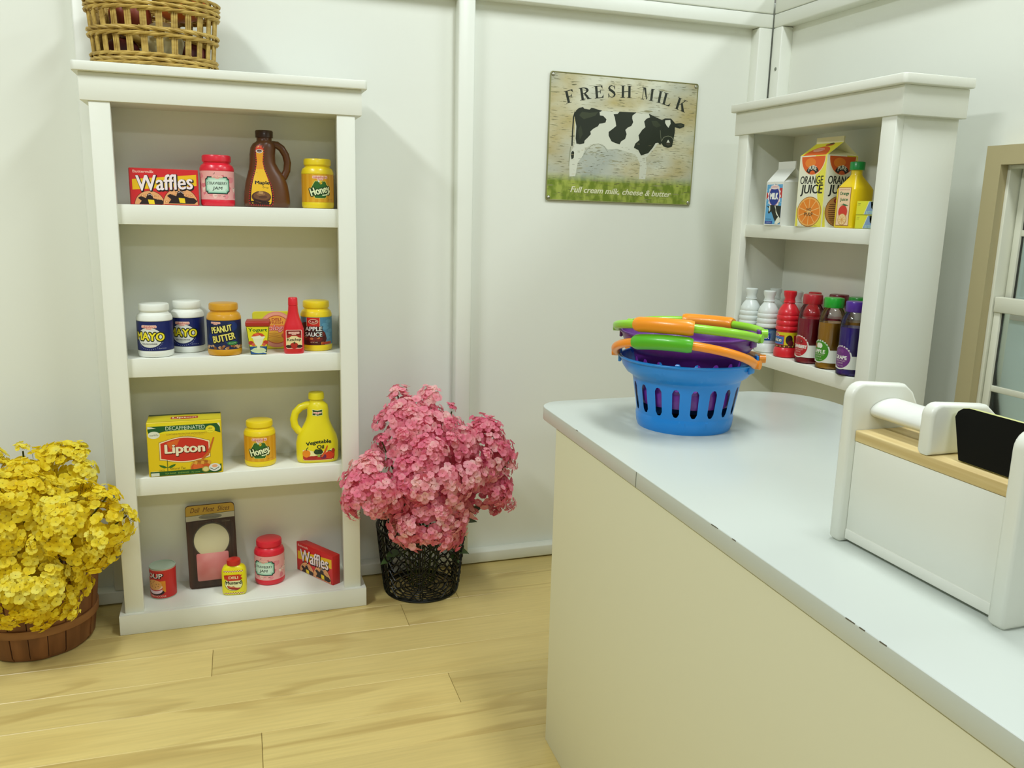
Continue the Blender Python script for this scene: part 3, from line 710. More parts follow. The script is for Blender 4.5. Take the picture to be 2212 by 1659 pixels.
# yogurt cup
def yogurt():
    t = thing('yogurt_cup', 'small square tapered yogurt cup with red lid in front of the bologna pack', 'cup', (-1.280, -.116, SH2), math.radians(-5))
    secs = [(0, 0, 0, .0178, .0178, 12), (.002, 0, 0, .0184, .0184, 12), (.0635, 0, 0, .0245, .0245, 12)]
    bm = bmesh.new(); vs = []
    for z_, a in ((0, .0168), (.064, .0246)): vs.append([bm.verts.new(p) for p in ((-a, -a, z_), (a, -a, z_), (a, a, z_), (-a, a, z_))])
    for i in range(4): bm.faces.new((vs[0][i], vs[0][(i+1) % 4], vs[1][(i+1) % 4], vs[1][i]))
    bm.faces.new(vs[0][::-1]); bm.faces.new(vs[1]); bmesh.ops.bevel(bm, geom=bm.edges[:], offset=.0012, segments=2, affect='EDGES')
    obj('cup_body', bm, mat('cup_dark_yellow', '#c9c322', .4), t)
    obj('lid', bx(-.0255, -.0255, .0632, .0255, .0255, .0745, bev=.0022), mat('lid_red', '#a82a1c', .4), t)
    A = Art()
    wl = lambda v: 16.4+7.8*v/64
    A.poly([(-wl(1), 1), (wl(1), 1), (wl(62), 62), (-wl(62), 62)], '#1b2c14'); A.poly([(-wl(1)+1, 1.4), (wl(1)-1, 1.4), (wl(20)-1, 19), (-wl(20)+1, 19)], '#17508f'); A.poly([(-wl(20)+1, 19), (wl(20)-1, 19), (wl(62)-1, 62), (-wl(62)+1, 62)], '#e3dd1d')
    A.ell(-15, 27, 5.5, 4.5, '#b53428'); A.ell(16, 28, 5.5, 4.5, '#c23a2c'); A.ell(-10, 23, 4, 3.5, '#d8604a'); A.ell(12, 23, 4, 3.5, '#d8604a')
    A.ell(1, 10, 15, 6.6, '#cfe0b4'); A.line([(-16, 11), (-12, 7)], 2.4, '#cfe0b4'); A.line([(10, 6), (17, 4)], 2, '#e8f0c8')
    A.rect(-2.6, 12, 3.4, 21, '#e6eccb'); A.poly([(-12, 40), (13, 40), (8, 24), (4, 20), (-3, 20), (-7, 24)], '#e9eccc'); A.ell(.5, 40, 14.5, 4.5, '#f0f2da'); A.poly([(-14, 41), (-9, 47), (0, 50), (9, 48), (15, 42), (8, 41), (4, 44), (-4, 42)], '#d3472f'); A.ell(-2, 46, 5, 2.6, '#e8653f')
    A.txt('Yogurt', 0, 55, 40, 9.5, '#1c6a22', bold=.05)
    A.build('front_print', t, lambda u, v, d: (u*MM, -(wl(v)+.55)*MM-d*MM, v*MM))
yogurt()

# bologna pack
def bologna():
    t = thing('bologna_pack', 'flat yellow and pink bologna pack leaning upright behind the yogurt cup', 'package', (-1.241, -.056, SH2), 0)
    t.rotation_euler = (math.radians(-8), 0, 0)
    bm = bmesh.new(); prism(bm, rrect(-.0485, 0, .0485, .086, .006), -.005, .005, 'y', bev=.0012); obj('tray', bm, mat('bologna_yellow', '#d9cf1c', .4), t)
    A = Art(); c = (4, 44)
    A.rr(-47, 1.5, 47, 84.5, 6, '#d6cf22'); A.ell(*c, 39.5, 41, '#e2927a', n=40); A.ell(*c, 37, 38.5, '#ea9f87', n=40); A.ell(*c, 31.5, 32.5, '#b8432a', n=40); A.ell(*c, 30, 31, '#eda33a', n=40); A.ell(4, 40, 30, 24, '#e8a83c', n=40)
    A.ell(4, 28, 25, 13, '#e0aa34'); A.ell(22, 30, 8, 7, '#c45a3a'); A.poly([(-27, 44), (35, 44), (34, 54), (-26, 54)], '#e9763c')
    A.txt('DELI', 4, 67, 21, 6.2, '#a8301c', bold=.05); A.txt('FRESH', 4, 59.5, 28, 6, '#b5391f', bold=.04)
    A.txt('Bologna', 4, 46, 58, 17, '#c63a44', out='#c63a44', ow=.9, bold=.02, shear=.25); A.txt('Bologna', 4, 46.4, 57, 16, '#f2b9ae', shear=.25, bold=.01)
    for i in range(3): A.line([(-20, 34-i*4), (-2, 36-i*4), (14, 33-i*4)], .7, '#b5651f')
    A.build('front_print', t, flat_front(-.0051))
bologna()

# ketchup bottle
def ketchup():
    t = thing('ketchup_bottle', 'red tapered ketchup bottle standing in front of the apple sauce jar', 'bottle', (-1.2045, -.120, SH2), math.radians(-2))
    secs = [(0, 0, 0, .0205, .0155, 3), (.003, 0, 0, .0222, .0170, 3), (.020, 0, 0, .0225, .0172, 3), (.055, 0, 0, .0222, .0170, 2.9), (.066, 0, 0, .0190, .0150, 2.6), (.080, 0, 0, .0140, .0125, 2.3), (.093, 0, 0, .0112, .0108, 2), (.108, 0, 0, .0100, .0100, 2)]
    RD = pl('ketchup_red', '#d8202c'); bm = bmesh.new(); loft(bm, secs, 40); obj('bottle_body', bm, RD, t)
    obj('cap', lt([(.0098, .1072), (.0106, .1078), (.0101, .1225), (.0088, .1245), (.002, .125)], n=30), RD, t)
    A = Art()
    A.rr(-17.5, 12, 17.5, 54, 3, '#f3c4b4'); A.rr(-15.8, 13.5, 15.8, 52.5, 2, '#7a120e'); A.rect(-15.8, 30, 15.8, 42, '#a8231c')
    A.poly([(-17, 18), (-17, 35), (-10, 37), (-5, 40.5), (5, 40.5), (10, 37), (17, 35), (17, 18), (9, 20), (0, 26), (-9, 20)], '#ead9a0')
    A.ell(0, 19, 9, 7, '#b3261c'); A.ell(-12, 17, 6, 3.6, '#33200e'); A.ell(12, 17, 6, 3.6, '#33200e'); A.poly([(-2, 25), (0, 22), (3, 25), (0, 28)], '#2a3a14')
    A.txt('Ketchup', 0, 31.5, 30, 8, '#1c1a10', rot=2, bold=.03, shear=.1)
    brand(A, 0, 47, 24)
    A.build('label', t, face_curved(secs, .0002), [i*4 for i in range(-4, 5)], [15, 25, 35, 45])
ketchup()

# tea box
def tea():
    w, d, h = .153, .074, .122
    t = thing('tea_box', 'worn yellow and green decaffeinated tea box at the left end of the third shelf down', 'box', (-1.4425, -.101, SH3), 0)
    obj('carton', bx(-w/2, -d/2, 0, w/2, d/2, h, bev=.0025), mat('tea_yellow', '#dcc41a', .4), t)
    A = Art(); a = 75
    A.rr(-a, 1.5, a, 120.5, 2.5, '#e2c312'); A.rr(-a+2, 1.5, -a+20, 12, 2, '#d8dcc8')
    A.rect(-a+1, 96, a-1, 120, '#e8d61c')
    A.poly([(-a+1, 113), (a-8, 114), (a-2, 106), (a-1, 92), (a-18, 99), (0, 103), (-a+34, 101), (-a+4, 92), (-a+1, 104)], '#115426')
    A.poly([(-a+1, 113), (-a+1, 108), (-a+18, 108.5), (-a+9, 112)], '#c9d2bc'); A.poly([(a-7, 114.5), (a-3, 114.5), (a-1, 104)], '#dce0cc')
    A.txt('DECAFFEINATED', 2, 107.5, 80, 8.5, '#cfdcbc', bold=.01); A.txt('delicious, perfectly brewed black tea for every day of the week', 4, 101.5, 82, 1.9, '#8fae80')
    A.ell(-a+13, 94, 12, 8, '#dfe2cc'); A.txt('tea4life', -a+13, 94, 18, 4.2, '#6a6e54')
    A.ell(a-22, 101, 10, 8.8, '#d3c51e'); A.ell(a-22, 101, 8.8, 7.7, '#e9d92c'); A.txt('NEW', a-22, 103, 9, 4, '#5c5a18'); A.txt('72 bags', a-22, 97.5, 11, 1.6, '#7a7620')
    A.txt('CONTAINS PROTECTIVE ANTIOXIDANTS', 4, 94, 82, 3.4, '#9a8a24', bold=.01); A.txt('72 TEA BAGS', 14, 90, 50, 1.5, '#b39a22')
    def banner(g, c): A.poly([(-50-g, 40-g), (-50-g, 74+g)]+[(-50+i*(97/12), 74+g+11*math.sin(math.radians(i*15))) for i in range(1, 12)]+[(48+g, 73+g), (48+g, 42-g)]+[(47-i*(97/12), 41-g-9*math.sin(math.radians(i*15))) for i in range(1, 12)], c)
    banner(3.2, '#7a5a16'); banner(2.4, '#efdcae'); banner(0, '#c92a1c')
    A.poly([(-38, 75.5), (-10, 83.6), (-16, 70), (-30, 60)], '#d8621e')
    A.txt('Lipton', 0, 57.5, 84, 28, '#5a1408', out='#5a1408', ow=1.0, bold=.045); A.txt('Lipton', -.8, 58.3, 83, 27, '#efe2c0', bold=.055)
    A.poly([(a-14, 82), (a-17, 83), (46, 50), (30, 33), (34, 31), (50, 47)], '#c4661a')
    A.ell(30, 17, 22, 17, '#cf9a30'); A.ell(30, 15, 20.5, 14, '#c8521e'); A.ell(24, 17, 10, 9, '#d9662a'); A.ell(32, 28, 17, 5, '#b8741f')
    for i in range(5): A.poly([(16+i*7, 24+(i % 2)*4), (22+i*7, 22+(i % 2)*4), (24+i*7, 29), (18+i*7, 31)], ['#dba03a', '#a85c1c'][i % 2])
    A.line([(-38, 37), (-38, 12)], 1.2, '#3e5a14')
    for s in (-1, 1): A.poly([(-38, 20), (-38+s*8, 25), (-38+s*17, 27), (-38+s*15, 23), (-38+s*7, 18.5)], '#2f6a1c')
    A.txt('100%', -50, 14, 13, 4, '#8a7a1c', shear=.3); A.txt('Natural Tea', -18, 17, 32, 5, '#8a7a1c', shear=.3)
    A.poly([(-a+2, 2), (-a+2, 12), (-a+10, 11.5), (20, 12.5), (a-12, 17), (a-2, 22), (a-2, 5), (a-10, 2)], '#15531f'); A.rr(-a+3, 2, -a+20, 9, 1, '#d8dcc8'); A.txt('TEA BAGS   ENERGIZE   72 count', -8, 6.5, 72, 3.4, '#8fb04a')
    A.ell(40, 11, 8, 6.5, '#a9a040'); A.ell(40, 11, 6, 4.8, '#d8cf8a')
    A.ell(a-16, 14, 12.5, 9, '#dfe4dc'); A.ell(a-16, 17, 6, 3.4, '#e8a87a'); A.line([(a-26, 13), (a-17, 8), (a-7, 14)], 1.4, '#2a4a38')
    A.build('front_print', t, flat_front(-d/2-.0001))
    B = Art(); B.rect(-a, -35, a, 35, '#d9c91e'); B.poly([(-a, 22), (0, 25), (a, 20), (a, 35), (-a, 35)], '#24401c')
    B.poly([(-28, -13), (-28, 6), (-10, 9), (10, 9), (28, 6), (28, -13), (10, -16), (-10, -16)], '#b32a1c'); B.txt('Lipton', 0, -3.5, 50, 16, '#efe2c0', bold=.04)
    B.rect(-a, -35, a, -31, '#c9b42a')
    B.build('top_print', t, lambda u, v, dd: (u*MM, v*MM, h+.0001+dd*MM))
tea()

# vegetable oil jug
def oil():
    t = thing('oil_jug', 'yellow handled jug of vegetable oil at the right end of the third shelf down', 'jug', (-1.1555, -.092, SH3), math.radians(-3))
    Y = pl('oil_yellow', '#eadb1e')
    secs = [(0, 0, 0, .044, .023, 3), (.003, 0, 0, .0468, .0258, 3), (.012, 0, 0, .048, .027, 3), (.045, 0, 0, .0482, .027, 2.8), (.062, 0, 0, .0445, .0265, 2.6), (.080, .001, 0, .0350, .0255, 2.4), (.096, .002, 0, .0275, .024, 2.2), (.110, .003, 0, .0245, .0225, 2.1), (.124, .003, 0, .0245, .0215, 2), (.134, .002, 0, .0235, .020, 2), (.1405, .001, 0, .0175, .017, 2), (.143, 0, 0, .0152, .0152, 2), (.149, 0, 0, .0152, .0152, 2)]
    bm = bmesh.new(); loft(bm, secs, 48); obj('bottle_body', bm, Y, t)
    obj('handle', tb([(-.008, 0, .134), (-.022, 0, .134), (-.036, 0, .129), (-.0475, 0, .117), (-.0520, 0, .101), (-.0500, 0, .086), (-.0420, 0, .074), (-.033, 0, .066)], .0088, n=14), Y, t)
    obj('cap', lt([(.0155, .1485), (.0180, .149), (.0178, .160), (.0165, .1635), (.004, .165)], n=36), Y, t)
    A = Art()
    A.poly([(-33, 7), (34, 7), (38, 14), (38, 34), (30, 33), (24, 30), (12, 28), (-8, 28), (-22, 33), (-34, 33)], '#f0e8a0')
    A.poly([(-34, 8), (36, 8), (38, 16), (38, 26), (20, 22), (4, 15), (-8, 18), (-20, 17), (-34, 22)], '#b52a1c')
    A.ell(-26, 24, 9, 9, '#e88a1c'); A.line([(-26, 31), (-25, 36), (-22, 39)], 1.6, '#3a5a1c'); A.ell(-14, 13, 11, 5, '#a8231c'); A.ell(26, 19, 11, 8.5, '#d8401c'); A.ell(12, 16, 7, 6, '#6d2848'); A.ell(35, 28, 4, 6, '#b8301c')
    A.ell(1, 27, 10.5, 6.2, '#1e3a1a'); A.ell(-3, 30, 5, 4, '#24451c'); A.ell(5, 30, 5, 4, '#1c3616'); A.rect(-1, 15, 5, 22, '#9ab04a'); A.poly([(6, 15), (14, 28), (21, 42), (23, 41), (18, 26), (10, 14)], '#d4561c')
    A.line([(22, 28), (27, 30), (31, 27)], 1.8, '#243a14')
    wp = lambda x, y: (x, y-.004*x*x+.09*x)
    A.txt('Vegetable', 2, 50.5, 58, 11.5, '#12301a', bold=.05, warp=wp); A.txt('Oil', 6, 39.5, 16, 9, '#12301a', bold=.05)
    A.build('label', t, face_curved(secs), [i*5 for i in range(-7, 8)], [i*6 for i in range(1, 22)])
    A = Art()
    A.poly([(-11, 113), (1, 111.5), (13, 113), (12, 122), (13, 127), (1, 125.5), (-11, 127), (-10, 121)], '#e4e8a8'); A.poly([(-10, 114.2), (1, 112.8), (12, 114.2), (11, 121), (12, 125.8), (1, 124.2), (-10, 125.8), (-9, 121)], '#1e4a1c'); brand(A, 1, 119, 19)
    A.build('neck_label', t, face_curved(secs), [i*5 for i in range(-7, 8)], [i*6 for i in range(1, 22)])
oil()

# soup can
def soup():
    t = thing('soup_can', 'small red noodle soup can at the left end of the bottom shelf', 'can', (-1.509, -.072, SH4), math.radians(-33))
    R = .0287
    obj('can_body', lt([(.001, 0), (.0275, 0), (.0287, .0012), (.0282, .0022), (.0282, .0705), (.0288, .0715), (.0284, .0735), (.0270, .0735), (.0268, .0718), (.002, .0718)], n=44), mat('can_lid', '#a9b8a4', .45), t)
    A = Art(); A.rect(-89, 2.4, 89, 70.4, '#c4241f'); A.rect(-89, 69, 89, 70.4, '#e0a090')
    A.rect(2, 17, 23, 44, '#e08a1e'); A.ell(0, 17, 20, 7.5, '#2a0d0a'); A.ell(-2, 21, 18, 8, '#e6c7d2'); A.ell(-2, 27, 18.5, 7, '#c42f3a'); A.ell(-2, 30, 18.5, 7.5, '#efc6b0'); A.ell(-3, 35, 18, 12.5, '#e0a057')
    for x, y in [(-12, 36), (-5, 41), (3, 37), (-8, 31), (1, 30), (9, 38), (-2, 44), (7, 32), (-14, 40)]: A.ell(x, y, 1.1, .9, '#5a2410', n=8)
    A.txt('SOUP', -4, 56, 46, 12, '#240a08', out='#240a08', ow=1, bold=.02); A.txt('SOUP', -5, 56.7, 45, 11.5, '#f0e2dc', bold=.035)
    A.txt('CHICKEN NOODLE', -2, 7.5, 50, 4, '#f0b9a6', bold=.02)
    A.build('label', t, cyl(.0282, 0), ccuts(R, 190))
soup()

# deli meat pack
def deli():
    t = thing('deli_meat_pack', 'tall brown card pack of deli meat slices leaning on the back of the bottom shelf', 'package', (-1.398, -.062, SH4), 0)
    t.rotation_euler = (math.radians(-11), math.radians(-1), 0)
    bm = bmesh.new(); prism(bm, rrect(-.055, .0008, .055, .197, .008), -.003, .003, 'y', bev=.0008); obj('card', bm, mat('deli_card', '#4a3020', .5), t)
    A = Art()
    A.poly(rrect(-54, 2, 54, 196, 8), '#43291c')
    A.poly([(-54, 172), (54, 176)]+rrect(-54, 150, 54, 196, 8)[:6]+rrect(-54, 150, 54, 196, 8)[6:12], '#c9a23a')
    A.poly([(-54, 160), (54, 163), (54, 175.6), (-54, 171.6)], '#c9c5b4'); A.line([(-54, 172), (54, 176)], .9, '#3a4a1c')
    for i in range(10): A.rect(-53+i*10.6, 4, -50+i*10.6, 158, ['#4f3222', '#3a2216'][i % 2])
    A.ell(0, 112, 42, 42, '#5d5648', n=48); A.ell(0, 168, 26, 6, '#8a8778')
    A.txt('Deli  Meat  Slices', 0, 185.5, 88, 11.5, '#5a2a10', shear=.35, bold=-.004); A.txt('FULLY COOKED', 34, 154, 18, 2.2, '#9a927e')
    A.txt('DELI SLICED HAM AND CHEESE', 0, 167, 40, 2.4, '#4e5a78')
    A.build('card_print', t, flat_front(-.0031))
    ch = lt([(.001, 0), (.039, 0), (.0395, .001), (.0395, .003), (.0385, .004), (.001, .004)], n=48)
    c = obj('cheese_slice', ch, mat('cheese_pale', '#efe6bc', .4), t, loc=(0, -.0034, .112), rot=(PI/2, 0, 0))
    bm = bmesh.new(); prism(bm, rrect(-.036, .018, .036, .083, .004), -.0075, -.0035, 'y', bev=.0008); obj('ham_slice', bm, noisy('ham_pink', '#ec9c94', '#dd7470', (18, 18, 18), 2, .4), t)
    bm = bmesh.new(); prism(bm, rrect(-.050, .006, .050, .158, .012), -.0095, -.0078, 'y', bev=.0006)
    bl = obj('clear_blister', bm, CLEAR, t)
def clear_mat(name, tint, ior=1.35, r=.06):
    if name in _m: return _m[name]
    gm = bpy.data.materials.new(name); gm.use_nodes = True; _m[name] = gm
    t = gm.node_tree; t.nodes.clear(); o_ = t.nodes.new('ShaderNodeOutputMaterial'); a_ = t.nodes.new('ShaderNodeBsdfTransparent'); g_ = t.nodes.new('ShaderNodeBsdfGlossy')
    g_.inputs['Roughness'].default_value = r; a_.inputs[0].default_value = tint
    f_ = t.nodes.new('ShaderNodeFresnel'); f_.inputs[0].default_value = ior; x_ = t.nodes.new('ShaderNodeMixShader')
    t.links.new(f_.outputs[0], x_.inputs[0]); t.links.new(a_.outputs[0], x_.inputs[1]); t.links.new(g_.outputs[0], x_.inputs[2]); t.links.new(x_.outputs[0], o_.inputs[0])
    return gm
CLEAR = clear_mat('clear_film', (.99, .99, .99, 1), 1.22)
deli()

# mustard
def mustard():
    t = thing('mustard_bottle', 'small yellow deli mustard bottle with red cap in front on the bottom shelf', 'bottle', (-1.353, -.108, SH4), math.radians(-8))
    secs = [(0, 0, 0, .0240, .0130, 3.4), (.002, 0, 0, .0262, .0150, 3.4), (.008, 0, 0, .0275, .0160, 3.4), (.055, 0, 0, .0275, .0160, 3.4), (.062, 0, 0, .0262, .0152, 3.2), (.068, 0, 0, .0225, .0138, 2.8), (.0715, 0, 0, .0150, .0125, 2.2), (.0725, 0, 0, .0130, .012, 2)]
    bm = bmesh.new(); loft(bm, secs, 48); obj('bottle_body', bm, pl('mustard_yellow', '#e6db14'), t)
    obj('cap', lt([(.013, .0715), (.0152, .072), (.0156, .080), (.0148, .0835), (.011, .0850), (.004, .0855)], n=36), pl('cap_red', '#c0241c'), t)
    A = Art()
    for y in (4, 58):
        for i in range(-8, 8):
            A.rect(i*2.7, y+(i % 2)*1.7, i*2.7+2.7, y+(i % 2)*1.7+1.7, '#a8331c')
            A.rect(i*2.7, y+(1-i % 2)*1.7, i*2.7+2.7, y+(1-i % 2)*1.7+1.7, '#ece9b0')
    A.ell(0, 29, 20, 17, '#2a2a12'); A.ell(0, 29, 19, 16, '#e9e7ac')
    A.poly([(-20, 40), (-14, 40), (-14, 36), (14, 37), (14, 41), (20, 42), (16, 46), (20, 51), (14, 50), (14, 52), (-14, 51), (-14, 48), (-21, 50), (-17, 45)], '#c4301c')
    A.txt('DELI', 0, 44.5, 21, 6.4, '#efe6b4', bold=.05); A.txt('Mustard', 0, 32, 35, 8.4, '#12200e', bold=.06, rot=1)
    A.poly([(-15, 24), (-12, 25.5), (-6, 22), (0, 23), (6, 19), (13, 20), (14, 16.5), (6, 14), (-4, 15), (-12, 18)], '#9a231a'); A.line([(-13, 23), (-5, 20.5), (3, 20), (12, 18.5)], 1.3, '#e08a5a')
    A.build('label', t, face_curved(secs, .0002), [i*4 for i in range(-5, 6)], [8, 55])
mustard()

# ------------------------------------------------------------------ cartons and bottles in the corner bookcase (fronts face -X)
UX, U1, U2 = -.14, .918, .6187
def carton(name, label, s, h, gable, ridge, loc, rz, bodym, arts, ridge_along='y'):
    # square carton; local -X face and -Y face are the visible ones
    t = thing(name, label, 'carton', loc, rz)
    a = s/2; bm = bmesh.new()
    q = [bm.verts.new(p) for p in ((-a, -a, 0), (a, -a, 0), (a, a, 0), (-a, a, 0), (-a, -a, h), (a, -a, h), (a, a, h), (-a, a, h))]
    # roof slopes rise from the -X and +X sides to a ridge running along Y; ends fold inward
    r = .0016
    k = [bm.verts.new(p) for p in ((-r, -a*.98, h+gable), (r, -a*.98, h+gable), (r, a*.98, h+gable), (-r, a*.98, h+gable), (-r, -a*.98, h+gable+ridge), (r, -a*.98, h+gable+ridge), (r, a*.98, h+gable+ridge), (-r, a*.98, h+gable+ridge))]
    F = bm.faces.new
    F((q[3], q[2], q[1], q[0])); F((q[0], q[1], q[5], q[4])); F((q[1], q[2], q[6], q[5])); F((q[2], q[3], q[7], q[6])); F((q[3], q[0], q[4], q[7]))
    F((q[4], k[0], k[3], q[7])); F((q[5], q[6], k[2], k[1]))
    for (u, v, k0, k1, sg) in ((q[4], q[5], k[0], k[1], -1), (q[6], q[7], k[2], k[3], 1)):
        m_ = bm.verts.new((0, sg*a*.42, h+gable*.55))
        F((u, v, m_)); F((v, k1, m_)); F((k0, u, m_)); F((k1, k0, m_))
    F((k[0], k[1], k[5], k[4])); F((k[1], k[2], k[6], k[5])); F((k[2], k[3], k[7], k[6])); F((k[3], k[0], k[4], k[7])); F((k[4], k[5], k[6], k[7]))
    bmesh.ops.recalc_face_normals(bm, faces=bm.faces)
    o = obj('carton_body', bm, bodym, t, smooth=0)
    mL = lambda u, v, d: (-a-.0001-d*MM, -u*MM, v*MM)
    mF = lambda u, v, d: (u*MM, -a-.0001-d*MM, v*MM)
    gl = math.hypot(a, gable)
    def mR(u, v, d):   # roof slope on the -X side, v measured along the slope in mm
        f = v*MM/gl; return (-a+(a-.0016)*f-d*MM-.0001, -u*MM, h+gable*f+d*MM+.0001)
    for nm, A, side in arts: A.build(nm, t, {'L': mL, 'F': mF, 'R': mR}[side])
    return t
A = Art(); s = 60
A.rect(-27, 3, 27, 92, '#5aa7d8')
random.seed(2)
for i in range(60): A.ell(random.uniform(-26, 26), random.uniform(45, 91), .8, .8, '#cfe4ee', n=6)
for x0, x1, y0, y1 in ((-27, -19, 60, 74), (18, 27, 62, 84)): A.rect(x0, y0, x1, y1, '#c4302c')
A.poly([((20 if i % 2 else 24)*math.cos(math.radians(i*12)), 66+(24 if i % 2 else 28)*math.sin(math.radians(i*12))) for i in range(30)], '#e9ecec')
A.ell(0, 66, 19, 22.5, '#dfa0a0'); A.ell(0, 66, 17.5, 21, '#1b3590'); A.ell(0, 86, 14, 5, '#f0dcd8'); A.txt('Lakeshore', 0, 87, 24, 3.6, '#c0404e')
A.txt('MILK', 0, 66, 29, 15, '#f2f4ee', bold=.07)
A.poly([(-24, 44), (-17, 43), (-13, 45), (-8, 46), (27, 44), (27, 6), (14, 4), (6, 14), (-2, 26), (-6, 32), (-14, 26), (-18, 30), (-14, 38), (-19, 41)], '#151c14')
A.poly([(-15, 44), (-11, 44), (-10, 34), (-14, 30)], '#e6ead8'); A.poly([(4, 44), (8, 44), (10, 30), (14, 24), (20, 20), (14, 14), (8, 4), (18, 3), (27, 8), (27, 16), (20, 22), (12, 32)], '#e6ead8')
A.rect(-26, 3.5, 0, 10, '#24449c'); A.txt('VITAMIN D', -13, 6.8, 18, 2.2, '#c9d6ea'); A.txt('WHOLE', -14, 14, 20, 2.6, '#1b2f6a')
carton('milk_carton', 'white milk carton with blue cow label at the left end of its shelf', .060, .098, .030, .016, (-.113, -.3585, U1), math.radians(3), mat('carton_white', '#e4e6de', .45), [('front_print', A, 'L')])
def art_oj(face):
    A = Art(); a = 41
    A.rect(-a+.4, .5, a-.4, 150, '#e9ead2'); A.poly([(a-1, .5), (a-1, 150), (6, 150), (8, 118), (20, 70), (a-14, 40), (10, 20), (2, .5)], '#e9e04c') if face == 'L' else A.poly([(a-1, 60), (a-1, 150), (10, 150), (30, 110)], '#e3d83a')
    A.poly([(-a+1, 0.8), (-a+9, .8), (-a+4, 40), (-a+1, 46)], '#e4dc4a')
    # big orange at the shoulder
    A.poly([(x, min(y, 149.5)) for x, y in [(37*math.cos(math.radians(q)), 148+40*math.sin(math.radians(q))) for q in range(180, 361, 10)]], '#efe2c4')
    A.poly([(x, min(y, 149.5)) for x, y in [(35.5*math.cos(math.radians(q)), 148+38*math.sin(math.radians(q))) for q in range(180, 361, 10)]], '#e05f18' if face == 'L' else '#d4581a')
    A.ell(-8, 135, 16, 10, '#ea8226')
    A.poly([(0+20*math.cos(math.radians(q)), 111+18*math.sin(math.radians(q))) for q in range(20, 161, 10)]+[(-9, 112), (-6, 117), (0, 119), (6, 117), (9, 112)], '#1a1410')
    wp = lambda x, y: (x, y-.03*x*x)
    A.txt('PURE', 0, 125.5, 24, 9, '#e6e6d2', bold=.04, warp=wp)
    A.txt('ORANGE', 0, 99, 70, 17, '#16180e', bold=.03, shear=.08); A.txt('JUICE', 2, 77, 68, 25, '#16180e', bold=.04, shear=.08)
    if face == 'L':
        A.ell(0, 32, 37, 32, '#a8641c', n=40); A.ell(0, 32, 35.5, 30.5, '#efb45a', n=40); A.ell(0, 32, 32, 27.5, '#e8851c', n=40)
        for i in range(10):
            q = math.radians(i*36+18); A.line([(0, 32), (32*math.cos(q), 32+27.5*math.sin(q))], 1.6, '#f3c478')
        A.txt('NO', 0, 37, 14, 6, '#5a3a0c', bold=.03); A.txt('PULP', 0, 27, 26, 7, '#5a3a0c', bold=.03)
        A.txt('64 FL OZ (2 QT) 1.89 L', 0, 2.6, 60, 1.6, '#3a3a20')
    else:
        A.ell(0, 34, 36, 32, '#8a5a1c', n=40); A.ell(0, 34, 34.5, 30.5, '#c08a4a', n=40); A.ell(0, 56, 14, 7, '#7a2218'); A.ell(0, 56, 12, 5.4, '#b83a30'); brand(A, 0, 56, 17)
        random.seed(4)
        for i in range(11): y = 47-i*4; wd = 30*math.sqrt(max(.05, 1-((y-34)/31)**2)); A.rect(-wd*.9, y, wd*random.uniform(.3, .9), y+1.3, '#5a3614')
    return A
R_ = Art(); gl = 1000*math.hypot(.0415, .0275)
R_.rect(-40.5, .3, 40.5, gl-.3, '#e2d92e')
R_.poly([(35*math.cos(math.radians(q)), max(.6, -2+38*math.sin(math.radians(q)))) for q in range(0, 181, 10)], '#dd5c1a'); R_.ell(-6, 22, 16, 8, '#e9a58a'); R_.txt('Lakeshore', -6, 24, 26, 5, '#c0404e'); R_.ell(8, 42, 12, 5, '#b84a1c'); R_.poly([(0, 44), (10, 42), (20, 46), (12, 50), (4, 49)], '#38401a')
carton('orange_juice_carton', 'large orange juice carton with orange slice print, tallest thing on its shelf', .083, .150, .0275, .0125, (-.1005, -.484, U1), math.radians(4), mat('carton_cream', '#e3ddb0', .45), [('left_print', art_oj('L'), 'L'), ('right_print', art_oj('F'), 'F'), ('roof_print', R_, 'R')])
# yellow juice bottle
def ojb():
    t = thing('juice_bottle', 'yellow square orange juice bottle with green cap beside the orange juice carton', 'bottle', (-.110, -.587, U1), math.radians(3))
    a = .0265
    secs = [(0, 0, 0, a-.002, a-.002, 9), (.002, 0, 0, a, a, 9), (.078, 0, 0, a, a, 9), (.084, 0, 0, a-.002, a-.002, 6), (.104, 0, 0, .0125, .0125, 2.4), (.108, 0, 0, .0112, .0112, 2), (.118, 0, 0, .0112, .0112, 2)]
    bm = bmesh.new(); loft(bm, secs, 56); obj('bottle_body', bm, pl('juice_yellow', '#e6c60e'), t, smooth=28)
    obj('cap', lt([(.0125, .117), (.0148, .1175), (.0150, .132), (.0138, .1335), (.003, .134)], n=30), pl('cap_green', '#128a3a'), t)
    A = Art(); A.rect(-18, 5, 18, 82, '#8a3a1c'); A.rect(-17, 6, 17, 81, '#f0cfa8')
    A.txt('LAKESHORE FOOD', 0, 77.5, 28, 2, '#b8402c'); A.txt('Orange', 0, 69, 26, 9, '#1c6a3a', bold=.05); A.txt('Juice', 0, 57, 22, 8.5, '#1c6a3a', bold=.05)
    for i in range(-3, 4): A.poly([(0, 44), (i*4-1.5, 50-abs(i)), (i*4+2, 49-abs(i))], '#1f6a3a')
    A.ell(0, 33, 12.5, 13, '#d2321e', n=30); A.ell(0, 18, 12, 11.5, '#c98a3a', n=30); A.ell(0, 18, 11, 10.5, '#f0cf92', n=30)
    for i in range(8): q = math.radians(i*45); A.line([(0, 18), (9.5*math.cos(q), 18+9*math.sin(q))], .9, '#e0a24a')
    A.build('label', t, lambda u, v, d: (-a-.0003-d*MM, -u*MM, v*MM))
ojb()
